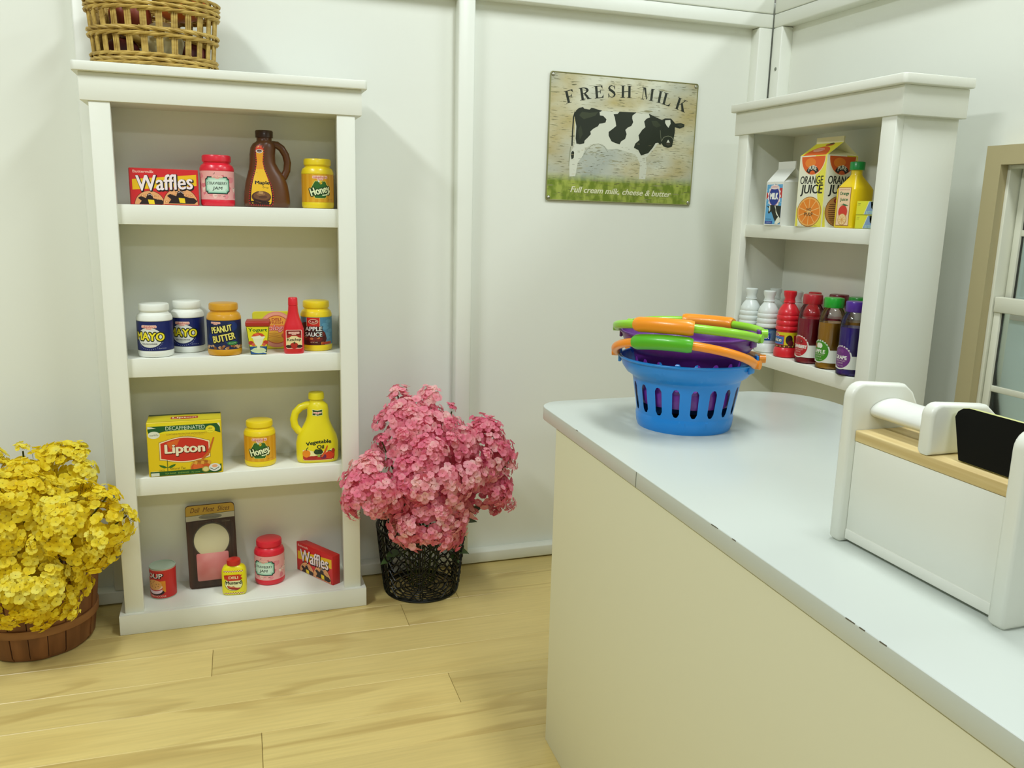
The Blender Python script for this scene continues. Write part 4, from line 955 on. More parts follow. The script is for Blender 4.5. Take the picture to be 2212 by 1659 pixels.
# two stacked butter boxes
for i, lab in enumerate(('yellow and blue butter box at the right end of its shelf, lower of two', 'yellow and blue butter box lying on top of the lower butter box')):
    t = thing('butter_box', lab, 'box', (-.106, -.6540, U1+i*.0273), 0, 'stacked butter boxes')
    obj('carton', bx(-.033, -.0235, 0, .033, .0235, .0270, bev=.0006), mat('butter_yellow', '#dede2c', .45), t)
    A = Art(); A.rect(-23, .6, 23, 26.4, '#e2e02e'); A.poly([(0, .6), (23, .6), (23, 26.4), (12, 26.4)][::1], '#7f9cc4'); A.poly([(-2, .6), (0, .6), (12, 26.4), (10, 26.4)], '#dfe6c0')
    A.txt('BUTTER', 14, 5, 18, 6, '#a9d0c4', bold=.05); A.poly([(16, 26), (22, 20), (18, 14), (23, 10), (23, 26)], '#1c2a18'); A.rect(-20, 22, -12, 22.8, '#8a8a20'); A.rect(-20, 19, -13, 19.8, '#8a8a20'); A.rect(-23, .6, 23, 1.4, '#a8a81c')
    A.build('end_print', t, lambda u, v, d: (-.0331-d*MM, -u*MM, v*MM))

# opaque play bottles (water, red juice)
def play_bottle(label, loc, rz, m, art, group, h=.147, R=.0262, name='water_bottle'):
    t = thing(name, label, 'bottle', loc, rz, group)
    k = R/.0262; z = h/.147
    prof = [(.001, 0), (.0225, 0), (.0262, .0025), (.0266, .010), (.0258, .017), (.0236, .0215), (.0230, .023), (.0230, .0600), (.0254, .0615), (.0260, .066), (.0240, .0695), (.0256, .0735), (.0256, .0785), (.0238, .082), (.0252, .0855), (.0250, .091), (.0234, .0935), (.0240, .0965), (.0228, .102), (.0196, .109), (.0150, .1155), (.0122, .119), (.0118, .121), (.0138, .1225), (.0120, .1245)]
    obj('bottle_body', lt([(r*k, q*z) for r, q in prof], n=40), m, t, smooth=40)
    obj('cap', lt([(r*k, q*z) for r, q in [(.0112, .1243), (.0122, .125), (.0112, .131), (.0142, .139), (.0144, .1455), (.0125, .147), (.003, .147)]], n=32), m, t, smooth=40)
    if art:
        A = Art(); art(A); A.build('label', t, cyl(.0231*k, 0), ccuts(.0231, 150))
    return t
def art_water(A):
    A.rect(-72, 24, 72, 59, '#456f9a'); A.rect(-72, 57, 72, 59, '#1d3a6a'); A.poly([(-72, 24), (72, 24), (72, 30), (40, 27), (20, 30), (0, 27), (-30, 30), (-72, 27)], '#c9d6dc')
    A.ell(30, 42, 14, 12, '#6f93b4'); A.ell(-34, 42, 14, 12, '#6f93b4'); A.poly([(-22, 31), (24, 31), (27, 47), (10, 50), (-20, 49)], '#123f94'); A.poly([(-10, 50), (0, 54), (10, 52), (16, 47), (4, 48)], '#e6ecf0'); A.txt('WATER', 2, 39, 40, 9, '#e6eef0', bold=.05)
def art_rjuice(A):
    A.rect(-72, 24, 72, 59, '#b82020'); A.rect(-72, 52, 72, 59, '#d8c81c'); A.poly([(12, 24), (40, 24), (36, 59), (16, 59)], '#d8c81c'); A.ell(26, 42, 8, 11, '#241010'); A.ell(30, 34, 7, 7, '#5a1420')
    A.rect(-26, 30, 15, 51, '#c4283a'); A.rect(-25, 31, 13.5, 49, '#3f6fb4'); A.txt('Juice', -6, 39.5, 32, 13, '#14203a', out='#14203a', ow=.8, bold=.05); A.txt('Juice', -6, 40, 31, 12, '#f0ead8', bold=.045)
    A.ell(-8, 53, 11, 4.6, '#e6c9b8'); A.ell(-8, 53, 9.6, 3.6, '#a8303a'); brand(A, -8, 53, 15)
    A.rect(-72, 24, 72, 29.5, '#3a2414')
    for i in range(30): A.ell(-70+i*4.8, 26.6, 2, 1.8, ['#c98a4a', '#6a3a1c', '#d8b04a', '#8a2a1c'][i % 4], n=8)
WB = mat('water_white', '#dfe7e2', .35, coat=.1); RB = pl('bottle_red', '#d81f2c')
G1 = 'white toy water bottles in the corner bookcase'
play_bottle('white ribbed water bottle, farthest left on the drinks shelf of the corner bookcase', (-.1255, -.2775, U2), -PI/2-.5, WB, art_water, G1)
play_bottle('white ribbed water bottle with blue water label just left of the red juice bottle', (-.1180, -.3400, U2), math.radians(-74), WB, art_water, G1)
play_bottle('white ribbed water bottle standing behind the two front water bottles', (-.0600, -.2830, U2), -PI/2, WB, art_water, G1)
play_bottle('white ribbed water bottle half hidden directly behind the red juice bottle', (-.0560, -.3600, U2), -PI/2, WB, art_water, G1)
play_bottle('bright red ribbed juice bottle with blue label in front on the drinks shelf', (-.1135, -.4110, U2), math.radians(-84), RB, art_rjuice, None, .153, .0268, name='red_juice_bottle')
play_bottle('second red ribbed juice bottle hidden behind the berry juice bottle, only its cap showing', (-.0480, -.4150, U2), -PI/2, RB, art_rjuice, None, .150, .0262, name='red_juice_bottle')

BOT = clear_mat('clear_bottle', (.985, .985, .98, 1), 1.4, .04)
def clear_bottle(label, loc, rz, cap, liquid, circ, word, group='clear fruit juice bottles with coloured caps'):
    t = thing('fruit_juice_bottle', label, 'bottle', loc, rz, group)
    R = .0282
    prof = [(.002, 0), (.0262, 0), (.0280, .0018), (.0282, .006), (.0275, .0125), (R-.0003, .0145), (R-.0003, .070), (R, .088), (.0278, .1), (.0262, .112), (.0232, .122), (.0196, .1285), (.0178, .1315), (.0180, .136)]
    obj('bottle_shell', lt(prof, n=48, cap1=False), BOT, t)
    lq = [(r-.0012 if r > .01 else r, q+(.0012 if q < .01 else 0)) for r, q in prof if q <= .1]
    obj('juice', lt(lq, n=40), liquid, t)
    bm = bmesh.new(); n = 60; rg = []
    for r, z in [(.0172, .1312), (.0202, .1318), (.0204, .1322), (.0204, .1505), (.0196, .1525), (.004, .1532)]:
        rg.append([bm.verts.new(((r+(.0004 if (i % 2 and r > .020) else 0))*math.cos(2*PI*i/n), (r+(.0004 if (i % 2 and r > .020) else 0))*math.sin(2*PI*i/n), z)) for i in range(n)])
    for p, q in zip(rg, rg[1:]):
        for i in range(n): bm.faces.new((p[i], p[(i+1) % n], q[(i+1) % n], q[i]))
    bm.faces.new(rg[-1]); bm.faces.new(rg[0][::-1]); obj('cap', bm, cap, t, smooth=50)
    A = Art(); A.rect(-87, 14.5, 87, 42, '#e0e3d8')
    A.ell(0, 38, 24.5, 25, '#e0e3d8', n=44)
    for i in range(9): q = math.radians(30+i*15); A.line([(23.4*math.cos(q), 38+23.9*math.sin(q)), (23.4*math.cos(q+.13), 38+23.9*math.sin(q+.13))], 2.2, circ)
    A.ell(0, 38, 21.8, 22.3, circ, n=40)
    if word == 'APPLE': A.ell(-3, 50.5, 4.8, 5.5, '#e6ead8'); A.ell(3, 50.5, 4.8, 5.5, '#e6ead8'); A.line([(0, 55), (1.5, 59)], 1.2, '#e6ead8'); A.poly([(-14, 45), (-9, 45), (-9, 56), (-14, 52)], '#b84a2c')
    elif word == 'STRAWBERRY': A.ell(-5, 50, 5, 5, '#8a1418'); A.ell(6, 49, 5, 5, '#8a1418'); A.ell(0, 54, 4, 4, '#9a1c1e'); A.ell(7, 50, .8, .8, '#e6ead8', n=8)
    else: A.ell(-5, 51, 4, 4, '#7a3a86'); A.ell(3, 51, 4, 4, '#7a3a86'); A.ell(-1, 46, 4, 4, '#6a3076')
    A.txt(word, 0, 38, 41 if len(word) > 6 else 30, 8, '#eef0e6', bold=.045); A.txt('100% FRUIT', 0, 31, 26, 2.6, '#d8c8c0'); A.txt('JUICE', 0, 26, 14, 3.6, '#d8c8c0'); A.txt('10 FL OZ', 0, 20.5, 18, 1.6, '#e0d8d0', bold=.02)
    A.build('label', t, cyl(R, 0), ccuts(R, 180))
    return t
lqm = lambda n, c: mat(n, c, .25, spec=.4, coat=.3)
CR = pl('cap_crimson', '#b01c28'); CG = pl('cap_bright_green', '#1fa02a'); CP = pl('cap_violet', '#4c2490'); CM = pl('cap_maroon', '#7a1522')
LR = lqm('juice_ruby', '#9c1a34'); LA = lqm('juice_amber', '#b58316'); LG = lqm('juice_grape', '#3b1c8c')
VR = math.radians
clear_bottle('clear strawberry juice bottle with red cap and red round label, front row', (-.1110, -.4890, U2), VR(-87), CR, LR, '#b81e28', 'STRAWBERRY')
clear_bottle('clear apple juice bottle with green cap and green round label, front row', (-.1110, -.5590, U2), VR(-87), CG, LA, '#3c8a14', 'APPLE')
clear_bottle('clear grape juice bottle with violet cap, partly behind the bookcase edge', (-.1180, -.6355, U2), VR(-87), CP, LG, '#6a2a7a', 'GRAPE')
clear_bottle('clear juice bottle with dark maroon cap standing behind the apple juice', (-.0470, -.4960, U2), VR(-80), CM, LR, '#b81e28', 'STRAWBERRY')
clear_bottle('clear juice bottle with green cap standing behind the grape juice', (-.0480, -.5600, U2), VR(-80), CG, LA, '#3c8a14', 'APPLE')

# ================================================================== MILK SIGN
def sign():
    x0, z0, w, h = -.5668, .9634, .4148, .3107
    t = thing('tin_sign', 'tin wall sign reading fresh milk with a black and white cow over grass', 'sign', (x0+w/2, PY-.0125, z0+h/2), 0)
    # re-centre for the recessed panel the sign is screwed to
    cx, cy, cz = CAMP
    f = (PY-.004-cy)/(-.003-cy)
    t.location = (cx+(x0+w/2-cx)*f, PY-.004, cz+(z0+h/2-cz)*f); w *= f; h *= f
    t.rotation_euler = (0, math.radians(.5), 0)
    m = mat('sign_paint', '#c9c8a0', .33); nt = m.node_tree; b = nt.nodes['Principled BSDF']; N = nt.nodes.new; L = nt.links.new
    tc = N('ShaderNodeTexCoord'); sx = N('ShaderNodeSeparateXYZ'); L(tc.outputs['Object'], sx.inputs[0])
    def ns(scale, det, lo, hi, c0, c1):
        mp = N('ShaderNodeMapping'); mp.inputs['Scale'].default_value = scale; L(tc.outputs['Object'], mp.inputs[0])
        n = N('ShaderNodeTexNoise'); n.inputs['Scale'].default_value = 1; n.inputs['Detail'].default_value = det; L(mp.outputs[0], n.inputs['Vector'])
        r = N('ShaderNodeMapRange'); r.inputs[1].default_value = lo; r.inputs[2].default_value = hi; L(n.outputs['Fac'], r.inputs[0]); return r.outputs[0]
    def mix(f, a_, b_):
        x = N('ShaderNodeMix'); x.data_type = 'RGBA'
        if isinstance(f, float): x.inputs['Factor'].default_value = f
        else: L(f, x.inputs['Factor'])
        for nm, v in (('A', a_), ('B', b_)):
            if isinstance(v, str): x.inputs[nm].default_value = lin(v)
            else: L(v, x.inputs[nm])
        return x.outputs['Result']
    base = mix(ns((7, 1, 15), 4, .34, .60, 0, 0), '#b9ad78', '#d6d8c2')
    ax = N('ShaderNodeMath'); ax.operation = 'ABSOLUTE'; L(sx.outputs[0], ax.inputs[0])
    er = N('ShaderNodeMapRange'); er.inputs[1].default_value = .10; er.inputs[2].default_value = .22; L(ax.outputs[0], er.inputs[0])
    base = mix(er.outputs[0], base, mix(ns((9, 1, 20), 4, .4, .62, 0, 0), '#b0a066', '#c6c2a0'))
    base = mix(ns((4, 1, 9), 2, .5, .7, 0, 0), base, '#a8b0a6')
    gz = N('ShaderNodeMapRange'); gz.inputs[1].default_value = -.085; gz.inputs[2].default_value = -.108; L(sx.outputs[2], gz.inputs[0])
    gn = mix(ns((60, 1, 30), 3, .4, .6, 0, 0), '#6d8224', '#a0ad4c')
    base = mix(gz.outputs[0], base, gn)
    base = mix(ns((38, 1, 420), 5, .60, .66, 0, 0), base, '#5c5c3a')
    base = mix(ns((22, 1, 160), 5, .60, .70, 0, 0), base, '#8f8c66')
    L(base, b.inputs['Base Color'])
    bm = bmesh.new(); prism(bm, rrect(-w/2, -h/2, w/2, h/2, .006), -.0008, .0008, 'y'); obj('tin_plate', bm, m, t, smooth=0)
    bm = bmesh.new(); pts = rrect(-w/2+.0012, -h/2+.0012, w/2-.0012, h/2-.0012, .005)
    tube(bm, [(p[0], -.0006, p[1]) for p in pts], .0016, 6, closed=True); obj('rolled_edge', bm, mat('tin_edge', '#8a8a5c', .4, .2), t)
    # drawing units of the artwork: 0..1610 across, 0..1400 down
    K = w*1000/1610
    def U(p):
        x, y = p; v = (y-150)/1390
        for _ in range(4):
            u = (x-(190-40*v))/(1610-40*v); v = (y-(135+105*u))/(1395-80*u)
        return ((u-.5)*w*1000, (.5-v)*h*1000)
    A = Art()
    wh = '#d3d6c4'
    A.poly([U(p) for p in [(450, 600), (500, 540), (735, 548), (920, 555), (1240, 570), (1330, 640), (1380, 760), (1350, 880), (1290, 960), (1215, 1040), (1225, 1150), (1210, 1275), (1140, 1275), (1150, 1110), (1100, 1010), (900, 950), (800, 960), (740, 905), (640, 905), (560, 950), (530, 1040), (480, 1110), (455, 1260), (395, 1265), (392, 1120), (410, 1000), (450, 900)]], wh)
    rear = [(440, 600), (460, 545), (490, 520), (530, 510), (545, 530), (600, 535), (620, 515), (735, 545), (705, 560), (710, 595), (745, 600), (780, 635), (770, 670), (735, 680), (705, 685), (690, 712), (640, 740), (610, 770), (615, 800), (580, 840), (550, 870), (545, 900), (500, 912), (465, 905), (455, 850), (462, 720)]
    bk = '#1f2719'
    A.poly([U(p) for p in rear], bk)
    A.line([U(p) for p in [(450, 560), (432, 620), (424, 760), (418, 930)]], 3.6, bk); A.poly([U(p) for p in [(428, 980), (442, 1000), (438, 1060), (415, 1078), (408, 1040), (412, 1000)]], bk); A.line([U(p) for p in [(405, 940), (392, 1050), (388, 1150)]], 2, '#8f9276')
    A.poly([U(p) for p in [(920, 550), (1105, 555), (1060, 590), (1058, 620), (1070, 660), (1050, 700), (1010, 720), (985, 745), (1000, 790), (985, 840), (940, 870), (925, 902), (880, 890), (835, 870), (805, 810), (805, 770), (850, 735), (885, 705), (880, 670), (868, 610), (855, 580), (900, 575)]], bk)
    A.poly([U(p) for p in [(1240, 565), (1330, 605), (1390, 630), (1420, 612), (1490, 612), (1540, 665), (1600, 658), (1645, 672), (1640, 700), (1590, 718), (1535, 705), (1535, 760), (1520, 840), (1505, 915), (1460, 928), (1410, 915), (1385, 880), (1370, 900), (1350, 875), (1320, 880), (1290, 930), (1240, 990), (1160, 1018), (1130, 960), (1080, 935), (1095, 890), (1140, 850), (1130, 800), (1170, 740), (1205, 710), (1190, 650), (1215, 620), (1255, 605)]], bk)
    A.poly([U(p) for p in [(1270, 640), (1330, 640), (1380, 690), (1330, 712), (1290, 690)]], '#343c28'); A.poly([U(p) for p in [(1560, 680), (1600, 668), (1632, 682), (1596, 702)]], '#3a402c')
    A.poly([U(p) for p in [(490, 600), (540, 640), (660, 600), (690, 560), (600, 570), (520, 560)]], '#39412c'); A.poly([U(p) for p in [(480, 760), (500, 860), (530, 800), (510, 700)]], '#303824')
    A.poly([U(p) for p in [(1425, 632), (1482, 628), (1486, 668), (1462, 712), (1442, 690), (1424, 660)]], '#dcdfcc'); A.poly([U(p) for p in [(1460, 838), (1477, 866), (1445, 868)]], '#dcdfcc'); A.line([U(p) for p in [(1385, 860), (1410, 815), (1460, 800), (1500, 812), (1525, 850)]], 1.3, '#8a8f74'); A.line([U(p) for p in [(1370, 740), (1375, 800), (1385, 860)]], 1.1, '#7a8066')
    A.ell(*U((1462, 880)), 7, 6, '#3d3a2c'); A.poly([U(p) for p in [(1460, 838), (1480, 870), (1443, 872)]], '#dcdfcc')
    for p in ((1398, 728), (1520, 722)): A.ell(*U(p), 1.6, 1.2, '#0a0c08')
    A.line([U(p) for p in [(540, 1030), (580, 960), (640, 912), (700, 900), (760, 930), (800, 990)]], .9, '#8d9078')
    random.seed(21)
    for i in range(150):
        x = random.uniform(380, 1500); y = random.gauss(1080, 110)
        if 880 < y < 1290: l = random.uniform(10, 34); A.line([U((x, y)), U((x+l*.5, y+random.uniform(-2, 2))), U((x+l, y+random.uniform(-3, 3)))], random.uniform(.3, .8), random.choice(['#7c7d5c', '#a5a684', '#4c4f38', '#b9a97a']))
    # heading in serif capitals set on an arc
    T = .20; th = .07
    def bar(x0, y0, x1, y1): return [(x0, y0), (x1, y0), (x1, y1), (x0, y1)]
    def serif(x, y, wd): return bar(x-wd, y, x+wd, y+.045)
    G = {
     'F': [bar(.10, 0, .30, 1), serif(.2, 0, .22), serif(.2, .955, .2), bar(.2, .945, .72, 1), [(.72, 1), (.72, .72), (.66, .84), (.58, .945)], bar(.3, .48, .52, .54), [(.52, .36), (.57, .36), (.57, .66), (.52, .66)]],
     'R': [bar(.10, 0, .30, 1), serif(.2, 0, .22), serif(.2, .955, .2), 'bowl', [(.36, .50), (.52, .50), (.80, .05), (.60, .0)], bar(.58, 0, .92, .05)],
     'E': [bar(.10, 0, .30, 1), serif(.2, 0, .2), serif(.2, .955, .2), bar(.2, .945, .72, 1), bar(.2, 0, .74, .055), [(.72, 1), (.72, .72), (.66, .84), (.58, .945)], [(.76, .30), (.74, 0), (.58, .055), (.68, .16)], bar(.3, .48, .50, .54), [(.50, .36), (.55, .36), (.55, .66), (.50, .66)]],
     'S': ['ess'],
     'H': [bar(.10, 0, .30, 1), bar(.66, 0, .86, 1), serif(.2, 0, .2), serif(.2, .955, .2), serif(.76, 0, .2), serif(.76, .955, .2), bar(.3, .48, .66, .54)],
     'M': [bar(.12, 0, .17, 1), bar(.82, 0, 1.02, 1), serif(.145, 0, .15), serif(.92, 0, .2), [(.02, 1), (.02, .955), (.15, .955), (.48, .06), (.55, .06), (.34, 1)], [(.50, .06), (.56, .16), (.84, 1), (1.12, 1), (1.12, .955), (.84, .955)]],
     'I': [bar(.10, 0, .30, 1), serif(.2, 0, .2), serif(.2, .955, .2)],
     'L': [bar(.10, 0, .30, 1), serif(.2, .955, .2), serif(.2, 0, .2), bar(.2, 0, .72, .055), [(.76, .34), (.72, 0), (.56, .055), (.67, .17)]],
     'K': [bar(.10, 0, .30, 1), serif(.2, 0, .2), serif(.2, .955, .2), [(.28, .40), (.34, .40), (.78, .97), (.70, .97)], bar(.58, .955, .92, 1), [(.42, .58), (.56, .68), (.92, .03), (.66, .03)], bar(.58, 0, 1.0, .045)],
    }
    SZ = 132
    for ch, px, py, rot in [('F', 398, 398, 15), ('R', 548, 366, 10), ('E', 703, 346, 6), ('S', 838, 338, 2), ('H', 985, 338, 0), ('M', 1225, 358, -7), ('I', 1360, 385, -11), ('L', 1450, 412, -15), ('K', 1600, 462, -19)]:
        cr, sr = math.cos(math.radians(rot+3)), math.sin(math.radians(rot+2.5)); c0 = U((px, py)); k = SZ*h*1000/1380
        cw_ = .55 if ch == 'M' else (.2 if ch == 'I' else .45)
        def X(p): x, y = (p[0]-cw_)*k*1.10, (p[1]-.5)*k; return (c0[0]+x*cr-y*sr, c0[1]+x*sr+y*cr)
        for g in G[ch]:
            if g == 'bowl':
                o = [(.28+.52*math.sin(q)*1.0, .74+.26*math.cos(q)) for q in [i*PI/12 for i in range(13)]]; i_ = [(.28+.32*math.sin(q), .74+.205*math.cos(q)) for q in [i*PI/12 for i in range(13)]]
                A.add([X(p) for p in o+i_], [[i, i+1, 13+i+1, 13+i] for i in range(12)], '#1d2418')
            elif g == 'ess':
                cl = [(.66, .80), (.56, .93), (.42, .965), (.26, .92), (.19, .78), (.27, .64), (.44, .53), (.60, .40), (.66, .25), (.58, .09), (.42, .035), (.26, .08), (.15, .24)]
                ws = [.03, .05, .06, .10, .17, .20, .21, .20, .16, .10, .06, .05, .03]
                Lp = []; Rp = []
                for i, p in enumerate(cl):
                    a_ = cl[max(i-1, 0)]; b_ = cl[min(i+1, len(cl)-1)]; dx, dy = b_[0]-a_[0], b_[1]-a_[1]; l = math.hypot(dx, dy)
                    Lp.append((p[0]-dy/l*ws[i]/2, p[1]+dx/l*ws[i]/2)); Rp.append((p[0]+dy/l*ws[i]/2, p[1]-dx/l*ws[i]/2))
                n = len(cl); A.add([X(p) for p in Lp+Rp], [[i, i+1, n+i+1, n+i] for i in range(n-1)], '#1d2418')
                A.poly([X(p) for p in bar(.64, .68, .70, .98)], '#1d2418'); A.poly([X(p) for p in bar(.12, .02, .18, .34)], '#1d2418')
            else: A.poly([X(p) for p in g], '#1d2418')
    A.txt('Full cream milk, cheese & butter', *U((950, 1432)), 296, 19, '#7d8a3c', rot=-.5, shear=.3, bold=.05)
    A.txt('Full cream milk, cheese & butter', *U((953, 1425)), 294, 17.5, '#dcdcb8', rot=-.5, shear=.3, bold=.035)
    A.build('sign_print', t, lambda u, v, d: (u*MM, -.0009-d*MM, v*MM), step=.045)
    for sx_ in (-1, 1):
        for sz_ in (-1, 1):
            obj('screw', lt([(.001, 0), (.0045, 0), (.0046, .0006), (.0034, .0022), (.0012, .0028)], n=20), mat('screw_bright', '#b5b5a5', .3, .9), t, loc=(sx_*(w/2-.0075), -.0012, sz_*(h/2-.0075)), rot=(PI/2, 0, 0))
CAMP = (-1.3505, -2.0604, .9383)
sign()

# ================================================================== WICKER BASKET AND GOURDS
def wicker():
    t = thing('wicker_basket', 'oval woven wicker basket of gourds on top of the tall bookcase', 'basket', (-1.4615, -.0785, 1.2), 0)
    WK = noisy('wicker_rod', '#c9ab58', '#a5863c', (40, 40, 90), 2, .5, .35, .65)
    def rr_(z): return .113+.075*z, .0705+.05*z      # flare
    NS = 26
    for i in range(NS):
        a = 2*PI*i/NS
        bm = bmesh.new()
        for s in (-1.7, 0, 1.7):
            pts = []
            for z in (0, .03, .07, .10, .132):
                ax, by = rr_(z); pts.append((ax*math.cos(a)+s*.0024*-math.sin(a), by*math.sin(a)+s*.0024*math.cos(a), z+.002))
            tube(bm, pts, .0026, 6)
        obj('stake', bm, WK, t)
    random.seed(12)
    def band(z0, z1, rows, nm):
        bm = bmesh.new(); H = (z1-z0)/rows
        for r in range(rows):
            zc = z0+(r+.5)*H; sg = -1 if (r % 2) else 1
            for i in range(NS):
                span = 2.7; pts = []
                for k in range(8):
                    f = k/7; a = 2*PI*(i+span*(f-.5))/NS
                    zz = zc+sg*H*.55*(f-.5)*2*.8+random.uniform(-.0004, .0004)
                    ax, by = rr_(zz); bul = -.0035+.0095*math.sin(PI*f)
                    pts.append(((ax+bul)*math.cos(a), (by+bul)*math.sin(a), max(.0022, zz)))
                tube(bm, pts, .0030*random.uniform(.85, 1.12), 6, taper=lambda s: .75+.25*math.sin(PI*s))
        obj(nm, bm, WK, t)
    band(.001, .026, 3, 'base_weave'); band(.055, .075, 2, 'middle_weave'); band(.103, .138, 4, 'rim_weave')
    bm = bmesh.new()
    loft(bm, [(.001, 0, 0, .108, .067, 2), (.004, 0, 0, .109, .068, 2)], 48); obj('basket_floor', bm, WK, t)
wicker()
def gourd(name, label, cat, loc, R, H, ribs, m, stem=None, rot=None, depth=.09, flat=1.):
    t = thing(name, label, cat, loc)
    bm = bmesh.new(); n = 72; rg = []
    for j in range(1, 18):
        ph = PI*j/18
        r = R*math.sin(ph)**.8; z = H/2-H/2*math.cos(ph)
        rg.append([bm.verts.new((r*(1-depth*abs(math.sin(ribs*PI*i/n))**.0*(.5+.5*math.cos(2*PI*ribs*i/n)))*math.cos(2*PI*i/n), flat*r*(1-depth*(.5+.5*math.cos(2*PI*ribs*i/n)))*math.sin(2*PI*i/n), z)) for i in range(n)])
    for p, q in zip(rg, rg[1:]):
        for i in range(n): bm.faces.new((p[i], p[(i+1) % n], q[(i+1) % n], q[i]))
    bm.faces.new(rg[0][::-1]); bm.faces.new(rg[-1])
    obj('flesh', bm, m, t, smooth=60)
    if stem: obj('stem', tb(stem, .0045, n=8, taper=lambda s: 1.3-.6*s), mat('stem_green', '#6a6a34', .6), t)
    if rot: t.rotation_euler = rot
    return t
gourd('pumpkin', 'orange pumpkin rising out of the wicker basket at its right side', 'pumpkin', (-1.410, -.078, 1.300), .056, .095, 8, noisy('pumpkin_orange', '#d9682a', '#e07c34', (9, 9, 9), 2, .45), [(0, 0, .090), (.003, 0, .103), (.010, 0, .112)], depth=.06)
gourd('pumpkin', 'orange pumpkin half hidden at the back left inside the wicker basket', 'pumpkin', (-1.505, -.066, 1.262), .042, .080, 8, noisy('pumpkin_brown', '#8a3a18', '#7a2f16', (9, 9, 9), 2, .5), [(0, 0, .076), (0, .002, .086)], depth=.06)
gourd('squash', 'cream white round squash seen through the middle of the wicker basket', 'squash', (-1.444, -.100, 1.2055), .042, .086, 8, mat('squash_cream', '#d8d0a0', .4), depth=.015, flat=.9)
gourd('squash', 'dark red squash low in the left part of the wicker basket', 'squash', (-1.520, -.094, 1.2055), .033, .052, 8, mat('squash_red', '#5a1a10', .5), depth=.05, flat=.85)
gourd('squash', 'dark red squash low in the right part of the wicker basket', 'squash', (-1.387, -.098, 1.2055), .030, .050, 8, mat('squash_red', '#5a1a10', .5), depth=.05, flat=.85)
for lab, loc, pts in (('pale crookneck gourd with curved neck lying in the left of the wicker basket', (-1.515, -.112, 1.262), [(-.034, 0, .004), (-.018, -.002, .007), (0, -.002, .004), (.016, 0, -.002), (.030, .006, -.006)]),
                      ('pale crookneck gourd with curved neck lying in the right of the wicker basket', (-1.388, -.110, 1.260), [(-.024, 0, .007), (-.010, -.001, .004), (.004, 0, .0), (.018, .006, -.006), (.028, .016, -.010)])):
    t = thing('gourd', lab, 'gourd', loc)
    obj('neck', tb(pts, .0080, n=12, taper=lambda s: .7+.5*s), mat('gourd_tan', '#b89a4c', .45), t)

# ================================================================== FLOWER CONTAINERS
def bushel():
    t = thing('bushel_basket', 'round brown wooden slat basket holding the yellow flowers', 'basket', (-1.757, -.128, 0), 0)
    SL = noisy('bushel_slat', '#8e5c34', '#704524', (30, 30, 5), 3, .55, .35, .65)
    bm = bmesh.new(); N_ = 20
    for i in range(N_):
        a0, a1 = 2*PI*i/N_+.008, 2*PI*(i+1)/N_-.008; off = .0015*(i % 2)
        cols = []
        for k in range(4):
            a = a0+(a1-a0)*k/3
            cols.append([(r+off, a, z) for r, z in ((.098, 0.001), (.107, .012), (.113, .06), (.119, .115), (.124, .165))])
        V = [[[bm.verts.new(((r-d)*math.cos(a), (r-d)*math.sin(a), z)) for (r, a, z) in c] for c in cols] for d in (0, .002)]
        for s in (0, 1):
            for k in range(3):
                for j in range(4):
                    f = (V[s][k][j], V[s][k+1][j], V[s][k+1][j+1], V[s][k][j+1]); bm.faces.new(f if s == 0 else f[::-1])
        for j in range(4):
            bm.faces.new((V[0][0][j], V[0][0][j+1], V[1][0][j+1], V[1][0][j])); bm.faces.new((V[0][3][j+1], V[0][3][j], V[1][3][j], V[1][3][j+1]))
        for k in range(3): bm.faces.new((V[0][k][4], V[0][k+1][4], V[1][k+1][4], V[1][k][4]))
    obj('staves', bm, SL, t)
    for nm, r0, z0, z1 in (('middle_hoop', .1150, .058, .076), ('rim_hoop', .1240, .146, .166)):
        bm = bmesh.new(); lathe(bm, [(r0, z0), (r0+.0028, z0+.0005), (r0+.0036, (z0+z1)/2), (r0+.0036, z1-.0005), (r0+.001, z1)], n=60, cap0=False, cap1=False)
        o = obj(nm, bm, noisy('hoop_wood', '#9a6a3c', '#83552e', (12, 12, 40), 3, .55), t)
    obj('basket_floor', lt([(.001, .002), (.100, .002), (.100, .006), (.001, .006)], n=40), SL, t)
    bm = bmesh.new()
    for k in range(10): a = 2*PI*k/10+.2; box(bm, .1185*math.cos(a)-.004, .1185*math.sin(a)-.004, .066, .1185*math.cos(a)+.004, .1185*math.sin(a)+.004, .0675)
    bm.free()
bushel()
